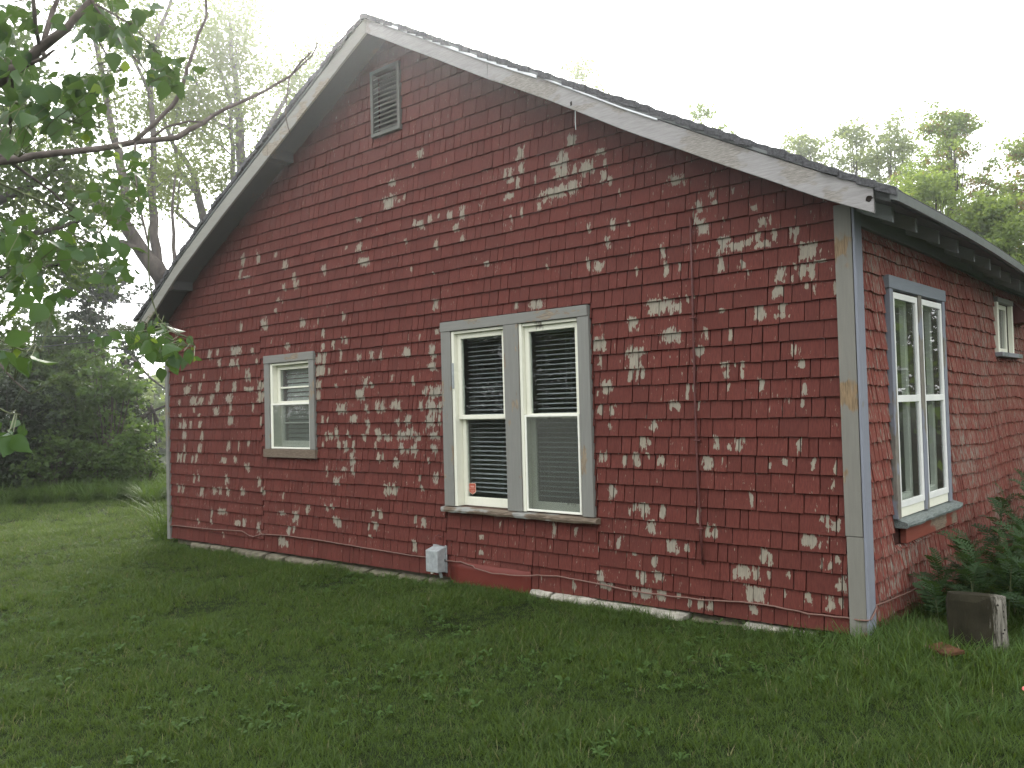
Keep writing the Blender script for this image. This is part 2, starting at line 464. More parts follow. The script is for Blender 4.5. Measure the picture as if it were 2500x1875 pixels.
side = keep(wall_strips(0.132, YB, lambda y: 2.95 + sag(y), lambda y: 0.0, SOP, put_s).build('side_wall', M['sheath']), house)
# the two walls no camera of the photograph sees, and the rooms inside
hp('rear_wall', M['sheath'], (-9.8, -0.132, YB - 0.1, YB, -0.15, 2.65))
mb = MB()
for a, b in zip(np.linspace(-9.8, -0.132, 30)[:-1], np.linspace(-9.8, -0.132, 30)[1:]):
    mb.hexa([(a, YB - 0.1, 2.65), (b, YB - 0.1, 2.65), (b, YB, 2.65), (a, YB, 2.65), (a, YB - 0.1, bb(a) + 0.09), (b, YB - 0.1, bb(b) - 0.05), (b, YB, bb(b) - 0.05), (a, YB, bb(a) + 0.09)])
keep(mb.build('rear_gable', M['sheath']), house)
hp('left_wall', M['panel'], (-9.8, -9.7, 0.132, YB - 0.102, -0.2, 2.86))
hp('interior_wall', M['plaster'], (-9.69, -0.14, 3.9, 4.0, 0.3, 2.75), (-5.3, -5.2, 0.14, 3.9, 0.3, 2.75))
hp('interior_floor', M['plaster'], (-9.69, -0.14, 0.14, YB - 0.11, 0.2, 0.3))
hp('interior_ceiling', M['plaster'], (-9.69, -0.14, 0.14, YB - 0.11, 2.60, 2.64))

# ---- roof
ys = [-0.298] + list(np.arange(0, YB + 0.3, 0.75)) + [YB + 0.3]
def slab(x0, x1, lo, hi, name, mat, nx=14):
    mb = MB()
    X = np.linspace(x0, x1, nx)
    for j in range(len(ys) - 1):
        for i in range(nx - 1):
            a, b, c, d = X[i], X[i + 1], ys[j], ys[j + 1]
            mb.hexa([(a, c, lo(a) + sagx(a, c)), (b, c, lo(b) + sagx(b, c)), (b, d, lo(b) + sagx(b, d)), (a, d, lo(a) + sagx(a, d)),
                     (a, c, hi(a) + sagx(a, c)), (b, c, hi(b) + sagx(b, c)), (b, d, hi(b) + sagx(b, d)), (a, d, hi(a) + sagx(a, d))])
    return keep(mb.build(name, mat), house)
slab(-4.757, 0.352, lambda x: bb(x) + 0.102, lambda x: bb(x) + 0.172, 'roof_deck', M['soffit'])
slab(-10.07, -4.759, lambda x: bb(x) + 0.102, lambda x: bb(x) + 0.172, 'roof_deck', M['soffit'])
# asphalt shingle courses: thin strips laid along the eaves, ends uneven at the rake
mb = MB()
def course_strip(xa, xb, k):
    """xa lower edge, xb upper edge"""
    n = 2
    yy = [-0.345 + rnd.uniform(-0.018, 0.012), -0.2, 0.6]
    yy += [y for y in ys if y > 0.7]
    lift = rnd.uniform(0, 0.014)
    for j in range(len(yy) - 1):
        c, d = yy[j], yy[j + 1]
        l0 = lift if j == 0 else 0
        def q(x, y, dz): return (x, y, st(x) + dz + sagx(x, y))
        t = 0.012
        mb.hexa([q(xa, c, -0.05 + t - 0.0), q(xb, c, -0.055), q(xb, d, -0.055), q(xa, d, -0.05 + t),
                 q(xa, c, 0.004 + l0), q(xb, c, -0.008 + l0 * .5), q(xb, d, -0.008), q(xa, d, 0.004)] if xa < xb else
                [q(xb, c, -0.055), q(xa, c, -0.05 + t), q(xa, d, -0.05 + t), q(xb, d, -0.055),
                 q(xb, c, -0.008 + l0 * .5), q(xa, c, 0.004 + l0), q(xa, d, 0.004), q(xb, d, -0.008)])
x = 0.40
k = 0
while x > -4.72:
    course_strip(x + rnd.uniform(-0.006, 0.006), max(x - 0.125, -4.77), k); x -= 0.118; k += 1
x = -10.12
while x < -4.8:
    course_strip(x + rnd.uniform(-0.006, 0.006), min(x + 0.125, -4.77), k); x += 0.118; k += 1
tag(keep(mb.build('roof_shingles', M['roof']), house), kind='stuff')
# rake boards
def strip_board(name, mat, xa, xb, lo, hi, y0, y1, n=10, parent=None):
    mb = MB()
    X = np.linspace(xa, xb, n)
    vs = []; fs = []
    for x in X:
        vs += [(x, y0, lo(x)), (x, y0, hi(x)), (x, y1, hi(x)), (x, y1, lo(x))]
    for i in range(n - 1):
        p = i * 4; q = p + 4
        for a in range(4):
            b = (a + 1) % 4
            fs.append((p + a, p + b, q + b, q + a))
    fs += [(3, 2, 1, 0), tuple((n - 1) * 4 + a for a in range(4))]
    mb.add(vs, fs)
    return keep(mb.build(name, mat, bevel=0.004), parent or house)
lob = lambda x: bb(x) + 0.004 * mnoise.noise(Vector((x * 3, 0, 0)))
hib = lambda x: bb(x) + 0.172
r1 = strip_board('rake_board', M['rake'], -4.753, -3.055, lob, hib, -0.326, -0.300)
r2 = strip_board('rake_board', M['rake'], -3.049, 0.256, lob, hib, -0.328, -0.300, 20)
l1 = strip_board('rake_board', M['rake_left'], -6.61, -4.757, lob, hib, -0.326, -0.300)
l2 = strip_board('rake_board', M['rake_left'], -9.96, -6.615, lob, hib, -0.328, -0.300, 16)
r2['label'] = 'long lower rake board, bare and knotty at its end'
M['knot'] = simple('dark_knot', (0.02, 0.015, 0.012), 0.9)
for (kx, kz, r_, sx) in ((0.228, 2.865, 0.019, 1.2), (-2.12, 4.085, 0.018, 0.7)):
    mb = MB()
    vs = [(kx + math.cos(a) * r_ * sx * rnd.uniform(.6, 1.25), -0.3305, kz + math.sin(a) * r_ * rnd.uniform(.8, 1.2)) for a in np.linspace(0, 2 * PI, 12, False)]
    vs2 = [(x_, -0.3275, z_) for x_, y_, z_ in vs]
    mb.add(vs + vs2, [tuple(range(12)), tuple(range(23, 11, -1))] + [(i, 12 + i, 12 + (i + 1) % 12, (i + 1) % 12) for i in range(12)])
    keep(mb.build('knot_hole', M['knot']), r2)
strip_board('roof_trim', M['trim_metal'], -4.75, 0.40, lambda x: bb(x) + 0.176, lambda x: bb(x) + 0.205, -0.338, -0.300, 18)
strip_board('roof_trim', M['trim_metal'], -10.1, -4.76, lambda x: bb(x) + 0.176, lambda x: bb(x) + 0.200, -0.338, -0.300, 18)
strip_board('metal_drip_strip', M['drip'], -4.5, -2.47, lambda x: bb(x) + 0.150, lambda x: bb(x) + 0.180, -0.345, -0.3295, 10)
strip_board('metal_drip_strip', M['drip'], -2.44, -1.3, lambda x: bb(x) + 0.163, lambda x: bb(x) + 0.180, -0.343, -0.3295, 8)
# eave: drip edge, frieze, rafter tails
mb = MB()
for j in range(len(ys) - 1):
    c, d = ys[j], ys[j + 1]
    if j == 0: c = -0.335
    z0, z1 = sag(c), sag(d)
    mb.hexa([(0.356, c, 2.84 + z0), (0.404, c, 2.82 + z0), (0.404, d, 2.82 + z1), (0.356, d, 2.84 + z1), (0.356, c, 2.905 + z0), (0.404, c, 2.882 + z0), (0.404, d, 2.882 + z1), (0.356, d, 2.905 + z1)])
keep(mb.build('eave_drip_edge', M['trim_metal']), house)
for y0, y1 in ((0.112, 2.27), (2.275, 5.6), (5.605, YB)):
    mb = MB()
    n = 8
    for a, b in zip(np.linspace(y0, y1, n)[:-1], np.linspace(y0, y1, n)[1:]):
        fa, fb = sag(a) * 0.6, sag(b) * 0.6
        mb.hexa([(-0.03, a, 2.79 + fa), (0.014, a, 2.79 + fa), (0.014, b, 2.79 + fb), (-0.03, b, 2.79 + fb), (-0.03, a, 2.99 + fa), (0.014, a, 2.99 + fa), (0.014, b, 2.99 + fb), (-0.03, b, 2.99 + fb)])
    keep(mb.build('frieze_board', M['frieze']), house)
def tail_mesh(y):
    mb = MB()
    h = 0.02
    X = (0.016, 0.252)
    p = [(x, yy, bb(x) - 0.002 + e) for e in (0.0, 0.102) for (x, yy) in ((X[0], -h), (X[1], -h), (X[1], h), (X[0], h))]
    mb.hexa(p)
    me = mb.build('rafter_tail', M['rafter'], None, bevel=0.003)
    return me
proto = None
y = 0.04
ty = [0.04, 0.55, 1.12, 1.63, 2.15, 2.65, 3.07, 3.48, 3.88] + list(np.arange(4.35, 11.9, 0.5))
for y in ty:
    if proto is None: o = proto = keep(tail_mesh(0), house)
    else:
        o = proto.copy(); C.objects.link(o)
    o.location = (rnd.uniform(-.006, .006), y, sag(y) + rnd.uniform(-.004, .004))
# short lookout blocks under the left rake
for x in (-6.62, -9.1):
    mb = MB()
    z = bb(x) + 0.102
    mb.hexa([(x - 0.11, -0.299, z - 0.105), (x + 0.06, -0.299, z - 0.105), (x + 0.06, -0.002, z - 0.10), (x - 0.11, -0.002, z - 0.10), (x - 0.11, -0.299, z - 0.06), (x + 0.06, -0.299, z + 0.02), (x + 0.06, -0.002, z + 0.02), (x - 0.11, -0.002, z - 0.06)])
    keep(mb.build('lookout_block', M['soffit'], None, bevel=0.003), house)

# ---- corner boards
hp('corner_board', M['corner'], (-0.118, 0.0, -0.024, 0.028, 0.66, 2.93), bevel=0.003)
hp('corner_board', M['corner'], (-0.112, 0.004, -0.022, 0.028, -0.02, 0.656), bevel=0.003)
hp('corner_board', M['sky_grey'], (0.0062, 0.024, -0.027, 0.105, 0.0, 2.93), bevel=0.003)
hp('corner_board', M['grey_paint'], (-9.84, -9.785, -0.022, 0.028, -0.16, 2.95), bevel=0.003)
hp('corner_board', M['grey_paint'], (-9.862, -9.8425, -0.022, 0.11, -0.16, 2.93), bevel=0.003)

# ---- wood shingles
PATCH = [tuple(int(v) for v in q.split(',')) for q in """-369,367,5,10 -356,367,3,10 -346,368,3,7 -197,363,6,7 -169,362,4,8 -264,339,3,12 -253,342,2,8 -194,340,2,7 -140,343,5,10 -76,338,4,10 -287,317,12,7 -245,315,2,7 -79,315,2,4 -325,286,8,9 -350,257,7,11 -337,258,5,7 -329,254,2,7 -217,258,5,11 -196,250,4,5 -181,256,7,10 -172,261,4,6 -87,255,4,11 -385,227,5,10 -362,229,7,11 -340,235,3,6 -315,228,6,8 -232,226,9,10 -208,230,1,6 -132,225,3,5 -110,230,4,5 -66,230,3,9 -36,224,2,10 -40,202,2,6 -163,174,3,11 -379,142,2,7 -370,151,3,6 -351,148,9,12 -315,147,5,12 -251,146,3,13 -50,146,2,11 -38,145,7,8 -58,153,3,4 -75,121,14,10 -338,120,8,12 -237,122,4,10 -224,121,5,11 -403,91,4,11 -301,93,12,12 -274,94,4,6 -373,74,4,3 -335,68,7,9 -147,91,6,12 -136,89,4,10 -60,89,3,7 -49,88,4,5 -38,98,4,7 -178,66,11,11 -159,65,6,11 -139,65,4,6 -193,60,3,8 -110,70,4,7 -355,38,7,11 -368,41,3,6 -328,41,9,10 -34,64,6,11 -352,12,11,10 -374,11,6,8 -324,12,8,8 -161,35,17,12 -115,41,4,6 -81,39,5,8 -49,35,8,9 -35,39,5,8 -272,8,4,6 -253,8,6,9 -236,8,6,8 -167,13,8,7 -292,15,3,5 -193,558,11,13 -173,552,10,8 -155,556,9,6 -138,560,4,12 -132,549,14,6 -113,559,4,12 -88,557,2,12 -80,556,4,12 -61,529,14,13 -199,530,6,13 -164,525,4,7 -106,502,7,12 -73,502,6,10 -83,510,2,5 -88,495,2,5 -82,494,2,5 -60,501,6,12 -46,513,9,2 -156,510,2,5 -112,477,10,10 -68,482,3,4 -57,474,3,6 -27,472,2,11 -140,449,9,11 -105,453,5,8 -106,442,11,4 -200,458,6,4 -276,470,6,9 -228,424,3,11 -236,421,1,5 -187,420,3,7 -277,424,4,11 -241,401,8,7 -92,393,2,11 -87,392,1,8 -78,372,5,7 -198,376,7,5 -168,375,4,7 -182,375,1,5 -233,621,6,10 -243,614,2,11 -206,621,7,7 -143,605,6,4 -227,589,9,8 -130,582,9,8 -118,583,1,9 -192,597,1,3 -210,637,4,5 -176,636,3,6 -271,535,2,7 -259,482,3,7 -247,485,2,3 -867,845,10,10 -890,828,3,5 -957,801,13,8 -967,764,21,14 -936,760,4,5 -919,766,4,7 -1073,744,9,6 -889,706,5,10 -871,699,11,8 -842,707,7,11 -817,708,3,4 -784,704,8,9 -750,702,8,12 -768,677,8,10 -917,670,4,9 -826,650,6,12 -750,652,6,8 -1072,682,11,10 -1055,647,18,11 -687,594,7,5 -903,611,3,5 -836,595,2,3 -595,785,11,13 -634,758,4,11 -621,755,6,10 -594,759,6,12 -624,740,10,4 -603,732,6,10 -561,733,2,9 -476,782,10,10 -497,754,14,14 -512,748,12,5 -499,730,17,12 -471,729,6,10 -447,728,15,13 -418,749,12,5 -408,729,4,9 -411,706,6,10 -397,699,5,9 -518,698,33,12 -476,701,15,12 -596,678,3,13 -622,671,3,8 -553,681,4,8 -625,712,11,6 -380,674,2,9 -395,620,5,11 -364,618,3,5 -445,623,4,7 -406,594,5,10 -449,560,3,12 -426,554,11,9 -301,563,5,11 -295,534,4,12 -351,537,2,9 -270,672,14,8 -539,570,2,5 -1550,717,9,15 -1564,683,8,13 -1533,673,18,3 -1477,715,8,15 -1400,712,7,6 -1360,682,11,13 -1323,650,8,10 -1316,627,11,10 -1365,624,8,10 -1202,650,9,12 -1117,689,6,4 -1391,600,7,7 -1376,592,2,5 -1403,572,6,6 -1524,632,4,6 -1564,545,7,13 -1455,543,16,15 -1292,532,13,13 -1132,534,8,9 -1231,533,3,8 -1213,504,7,11 -833,531,8,11 -1726,485,10,14 -1685,486,6,10 -1590,485,29,12 -1512,483,9,11 -1424,500,4,6 -1357,481,11,9 -1676,459,8,11 -1610,456,14,12 -1585,454,7,14 -1492,454,5,7 -1231,447,13,13 -1210,446,9,13 -1211,471,7,10 -1174,474,7,10 -1127,478,6,9 -1141,481,4,9 -1147,452,4,15 -1080,438,8,7 -1037,440,8,11 -1006,439,5,11 -917,473,2,8 -881,469,2,7 -831,476,7,6 -922,442,15,12 -845,438,10,12 -1227,418,16,14 -1192,413,4,9 -1127,410,4,4 -846,406,12,10 -1759,427,5,7 -1875,424,4,11 -1831,430,4,7 -1670,417,4,7 -1530,420,8,14 -1544,420,5,13 -1854,392,19,14 -1783,397,8,12 -1688,395,12,15 -1603,394,11,13 -1531,385,23,6 -1476,393,16,11 -1233,385,11,10 -1166,380,5,5 -1059,384,10,12 -1039,376,7,6 -972,389,3,7 -905,381,4,11 -1900,359,8,10 -1818,362,20,14 -1777,361,14,12 -1720,363,12,15 -1629,363,16,13 -1480,364,18,15 -1234,358,8,12 -1080,358,16,14 -869,358,10,9 -837,354,19,12 -1144,329,17,12 -1161,327,5,13 -1058,327,7,9 -1022,328,7,11 -1005,326,11,13 -965,333,12,10 -951,329,9,10 -851,323,16,14 -827,324,7,14 -882,328,7,11 -1105,304,15,10 -1220,305,5,8 -1200,302,3,7 -1056,293,8,12 -925,299,12,11 -955,296,7,12 -855,297,15,12 -830,299,6,11 -1169,271,8,13 -1191,266,8,9 -1209,264,4,11 -1124,271,5,11 -1057,277,6,8 -1070,262,6,8 -1019,269,11,13 -992,263,14,8 -944,267,18,11 -918,273,12,10 -895,263,10,9 -845,267,14,10 -1159,246,8,9 -1220,245,4,8 -1134,242,10,13 -1107,242,5,12 -1030,247,4,8 -945,240,9,12 -928,238,5,9 -906,238,11,12 -846,239,10,9 -1113,215,9,16 -964,212,9,12 -1021,219,6,10 -1007,221,3,8 -1112,188,6,10 -1207,184,4,14 -1142,192,12,5 -1174,164,12,9 -993,153,11,14 -972,154,9,14 -863,216,3,7 -892,180,4,6 -844,181,8,11 -885,159,6,6 -1287,94,9,11 -1212,101,5,9 -1191,105,5,7 -1392,77,12,6 -1337,71,13,14 -1498,35,8,13 -1366,38,9,12 -1344,42,7,9 -1174,71,15,13 -1046,98,6,9 -1019,98,8,10 -908,95,6,9 -882,90,8,10 -1037,71,9,9 -1061,69,3,8 -1395,7,18,11 -1375,4,8,11 -912,40,7,12 -1492,149,8,12 -1543,183,7,12 -1476,127,8,9 -1387,120,4,9 -1056,48,6,4 -1516,339,4,12 -1480,303,5,13 -1541,244,7,9 -1695,331,16,12 -1624,339,6,16 -1818,336,8,7 -1895,322,9,6 -1788,321,10,5 -1624,305,13,12 -1896,295,8,10 -1871,295,11,15 -1784,294,9,9 -1837,295,7,10 -1775,266,10,14 -1872,266,12,13 -1638,239,8,14 -1589,239,4,14 -1873,229,7,12 -1786,230,12,12 -1894,202,6,15 -1874,203,5,15 -1830,201,7,12 -1809,204,6,14 -1794,206,6,12 -1664,200,15,7 -1603,203,9,9 -1911,204,8,15 -1549,185,9,12 -1822,149,6,12 -1798,150,5,12 -1650,148,10,14 -1912,116,7,12 -1887,115,7,12 -1781,112,9,13 -1714,118,13,10 -1683,119,9,10 -1644,118,8,12 -1572,122,12,11 -1730,56,6,12 -1673,64,20,9 -1802,30,5,8 -1596,40,17,8 -1568,42,9,11 -1732,33,5,8 -1671,3,4,9 -439,422,5,11 -421,419,5,9 -430,395,5,12 -451,450,2,11 -433,312,6,8 -408,311,6,9 -415,285,3,5 -434,232,5,9 -424,232,3,9 -413,173,8,11 -437,340,2,5 -671,99,2,7 -540,102,4,13 -493,101,4,9 -720,73,5,5 -721,44,6,5 -444,32,9,9 -500,7,5,8 -432,15,15,8 -615,508,5,7 -568,505,18,9 -306,476,26,13 -362,451,11,11 -291,427,17,11 -429,422,12,12 -359,394,18,19 -233,595,10,11 -682,417,6,9 -417,350,14,12""".split()]
PATCH = [(a / 200, b / 200, c / 200, d / 200) for a, b, c, d in PATCH]      # centre u, w and half sizes
CR = [0.11, .244, .389, .525, .652, .795, .932, 1.07, 1.197, 1.336, 1.476, 1.612, 1.752, 1.89, 2.024, 2.158, 2.297, 2.427, 2.569, 2.704, 2.842, 2.975, 3.105, 3.235, 3.36, 3.482, 3.611, 3.74, 3.869, 4.024, 4.166, 4.301, 4.443, 4.598, 4.753, 4.895, 5.035, 5.175, 5.315, 5.455, 5.6]
CL = [.033, .156, .329, .465, .625, .786, .934, 1.094, 1.267, 1.423, 1.588, 1.741, 1.902, 2.07, 2.243, 2.379, 2.508, 2.669, 2.842]
CS = [.035, .173, .314, .47, .612, .747, .887, 1.014, 1.15, 1.287, 1.425, 1.557, 1.69, 1.808, 1.946, 2.081, 2.219, 2.355, 2.49, 2.62, 2.72, 2.84]

def lay(u0, u1, courses, bot, top, blocks, rows_wav, wmin, wmax, gap, jit, seed):
    """list of shingles (corner points in the wall's own u, w, d) laid in courses between u0 and u1"""
    r = random.Random(seed)
    out = []
    rows = [None] + list(courses)
    for k in range(len(rows) - 1):
        wl, wh = rows[k], rows[k + 1]
        u = u0
        rowj = r.uniform(-0.003, 0.003)
        while u < u1 - 0.015:
            q = r.random()
            w_ = r.uniform(wmin, wmin * 1.7) if q < 0.3 else (r.uniform(wmin * 1.6, wmax) if q < 0.9 else r.uniform(wmax, wmax * 1.5))
            a, b = u, min(u + w_, u1)
            if u1 - b < 0.03: b = u1
            u = b
            m_ = (a + b) / 2
            base = bot(m_) if wl is None else wl
            wav = rows_wav(m_, k) if wl is not None else 0
            wavh = rows_wav(m_, k + 1)
            z0 = base + wav + rowj + r.uniform(-jit, jit)
            z1 = wh + wavh + 0.045
            tp = min(top(a), top(b))
            if z0 > tp - 0.02: continue
            za, zb_ = min(z1, top(a)), min(z1, top(b))
            # cut round the openings
            pieces = [(a, b, z0)]
            for (x0, x1, y0, y1) in blocks:
                nx = []
                for (p, q_, zz) in pieces:
                    if q_ <= x0 or p >= x1 or zz >= y1 or z1 - 0.045 <= y0:
                        nx.append((p, q_, zz)); continue
                    if p < x0: nx.append((p, x0, zz))
                    if q_ > x1: nx.append((x1, q_, zz))
                    pi, qi = max(p, x0), min(q_, x1)
                    if zz < y0 - 0.015: nx.append((pi, qi, zz))              # runs up to the trim's lower edge
                    elif y1 < z1 - 0.06: nx.append((pi, qi, y1 + 0.002))      # sits on the head trim
                pieces = nx
            for (p, q_, zz) in pieces:
                if q_ - p < 0.012: continue
                t1a, t1b = za, zb_
                for (x0, x1, y0, y1) in blocks:
                    if q_ > x0 + .001 and p < x1 - .001 and zz < y0 and t1a > y0:
                        t1a = t1b = y0 + 0.004
                t1a = max(t1a, zz + 0.01); t1b = max(t1b, zz + 0.01)
                g = gap * r.uniform(0.4, 1.7) / 2
                tl = r.uniform(-1, 1) * jit * 0.5
                th = 0.011 + r.uniform(-0.002, 0.002)
                lift = max(0, r.gauss(0.0, 0.0012)) + (0.006 if r.random() < 0.02 else 0)
                sk = r.uniform(-1, 1) * gap * 0.7
                out.append(dict(u=(p + g + sk * .3, q_ - g + sk * .3, q_ - g - sk * .3, p + g - sk * .3), w=(zz + tl, zz - tl, t1b, t1a), th=th, lift=lift, k=k, rnd=r.random()))
    return out

def sh_verts(s, put):
    u, w = s['u'], s['w']
    fb = [0.014 + s['lift'], 0.014 + s['lift'], -0.010, -0.010]          # how proud of the wall line the face stands
    bk = [-0.009, -0.009, -0.0168, -0.0168]
    v = [put(u[i], w[i], fb[i]) for i in range(4)] + [put(u[i], w[i], bk[i]) for i in range(4)]
    return v
SF = [(0, 1, 2, 3), (7, 6, 5, 4), (4, 5, 1, 0), (5, 6, 2, 1), (6, 7, 3, 2), (7, 4, 0, 3)]

def sh_mesh(name, lst, put, mat, flip, org=None, pats=None):
    V = []; F = []; UV = [[], [], []]; R = []
    for s in lst:
        n = len(V)
        v = sh_verts(s, put)
        if org is not None: v = [(a - org[0], b - org[1], c - org[2]) for a, b, c in v]
        V += v
        u, w = s['u'], s['w']
        pr = []
        if pats:
            ua, ub, wa, wb = min(u), max(u), min(w[0], w[1]), max(w[2], w[3]) - 0.04
            for pt in pats:
                if pt[0] + pt[2] > ua + 0.003 and pt[0] - pt[2] < ub - 0.003 and pt[1] + pt[3] > wa + 0.006 and pt[1] - pt[3] < wb - 0.006:
                    pr.append(pt)
            pr.sort(key=lambda q: -q[2] * q[3])
        for f in SF:
            ff = tuple(reversed(f)) if flip else f
            F.append(tuple(i + n for i in ff))
            R.append(s['rnd'])
            for i in ff:
                i4 = i % 4
                for m in range(3):
                    if m < len(pr):
                        q = pr[m]
                        UV[m] += [(u[i4] - q[0]) / (q[2] + 0.002), (w[i4] - q[1]) / (q[3] * 1.04 + 0.002)]
                    else: UV[m] += [40.0, 40.0]
    me = bpy.data.meshes.new(name)
    me.from_pydata(V, [], F)
    for m, nm in enumerate(('peel_a', 'peel_b', 'peel_c')):
        l = me.uv_layers.new(name=nm)
        l.data.foreach_set('uv', UV[m])
    at_ = me.attributes.new('rnd', 'FLOAT', 'FACE')
    at_.data.foreach_set('value', R)
    me.materials.append(mat)
    o = bpy.data.objects.new(name, me)
    C.objects.link(o)
    if org is not None: o.location = org
    return o

put_gable = lambda u, w, d: (u, 0.013 - d, w)
put_side = lambda u, w, d: (-0.013 + d, u, w)
gtop = lambda x: bb(x) + 0.098
wav_g = lambda u, k: 0.006 * mnoise.noise(Vector((u * 0.7, k * 0.45, 0)))
wav_s = lambda u, k: 0.030 * mnoise.noise(Vector((u * 0.75 + 4, k * 0.22, 7))) * min(1, u / 1.5)
GB = [(-7.27, -6.22, 1.065, 2.318), (-5.08, -4.605, 4.55, 5.272), (-4.068, -2.238, 0.585, 2.462), (-4.03, -2.98, -0.4, 0.10)]
sg = []
sg += lay(-9.785, -7.38, CL, zbot, gtop, GB, wav_g, 0.055, 0.19, 0.0068, 0.003, 1)
CM = [c for c in CR if c < 2.9]
sg += lay(-7.375, -4.085, CM, zbot, gtop, GB, wav_g, 0.055, 0.17, 0.0068, 0.003, 2)
CU = [0.16, 0.30, 0.43, 0.60, 0.74, 0.88, 1.0, 1.14, 1.28, 1.42, 1.56, 1.69, 1.82, 1.95, 2.08, 2.21, 2.34, 2.47, 2.569, 2.704, 2.842]
sg += lay(-4.08, -2.222, CU, zbot, gtop, GB, wav_g, 0.06, 0.17, 0.0068, 0.003, 3)
sg += lay(-2.219, -0.122, CM, zbot, gtop, GB, wav_g, 0.06, 0.19, 0.0072, 0.003, 4)
# above the corner height the courses run the whole width
def rows_from(a): return [c for c in CR if c >= a]
def lay_upper():
    out = []
    cs = rows_from(2.8)
    r0 = lay(-9.785, -0.06, cs, lambda x: 99, gtop, GB, wav_g, 0.06, 0.18, 0.0055, 0.003, 5)
    return [s for s in r0 if s['k'] > 0]
sg += lay_upper()
sg = [s for s in sg if max(s['w'][2:]) - min(s['w'][:2]) > 0.02]
SB = [(0.63, 2.18, 0.50, 2.502), (3.95, 4.66, 1.98, 2.602), (4.72, 5.1, 2.38, 2.6)]
ss = lay(0.107, YB - 0.01, CS, lambda y: -0.06, lambda y: 2.80 + 0.6 * sag(y), SB, wav_s, 0.045, 0.14, 0.0095, 0.007, 6)

def seen_size(s, put):
    v = [Vector(put(s['u'][i], s['w'][i], 0.0)) - CAM for i in (0, 1, 2, 3)]
    p = []
    for q in v:
        z = q.dot(FW)
        p.append((q.dot(RT) / z * 852, q.dot(UP) / z * 852))
    w = abs(p[1][0] - p[0][0]); h = abs(p[3][1] - p[0][1]) - 10
    cx = sum(a for a, b in p) / 4
    if abs(cx) > 508 or abs(p[0][1]) > 380: return 0
    if put is put_gable and s['w'][0] > 2.6 and s['u'][0] > -1.2: return 0
    return w * h
for lst, put, mat, flip, par, nkeep, pats in ((sg, put_gable, M['shingle'], False, gable, 200, PATCH), (ss, put_side, M['shingle_side'], False, side, 100, None)):
    lst.sort(key=lambda s: -seen_size(s, put))
    for s in lst[:nkeep]:
        org = put((s['u'][0] + s['u'][1]) / 2, s['w'][0], 0)
        o = sh_mesh('shingle', [s], put, mat, flip, org, pats)
        o.parent = par
    o = sh_mesh('shingle_siding', lst[nkeep:], put, mat, flip, None, pats)
    o.parent = par
    o['kind'] = 'stuff'

# ---------------------------------------------------------------- windows
class Face:
    """boxes in a wall's own directions: u along it, w up, d out of it (0 = the shingle face)"""
    def __init__(s, kind): s.k = kind
    def b(s, u0, u1, w0, w1, d0, d1):
        if s.k == 'g': return (u0, u1, -d1, -d0, w0, w1)
        return (d0, d1, u0, u1, w0, w1)
    def p(s, u, w, d): return (u, -d, w) if s.k == 'g' else (d, u, w)
def wp(name, mat, parent, f, *bs, bevel=0.003):
    m = MB()
    for b in bs: m.box(*f.b(*b))
    return keep(m.build(name, mat, None, bevel=bevel), parent)
def ring(u0, u1, w0, w1, t, d0, d1, tb=None):
    tb = t if tb is None else tb
    return [(u0, u0 + t, w0, w1, d0, d1), (u1 - t, u1, w0, w1, d0, d1), (u0 + t, u1 - t, w1 - t, w1, d0, d1), (u0 + t, u1 - t, w0, w0 + tb, d0, d1)]
def pane(name, mat, parent, f, u0, u1, w0, w1, d):
    return wp(name, mat, parent, f, (u0, u1, w0, w1, d - 0.002, d + 0.001), bevel=0)

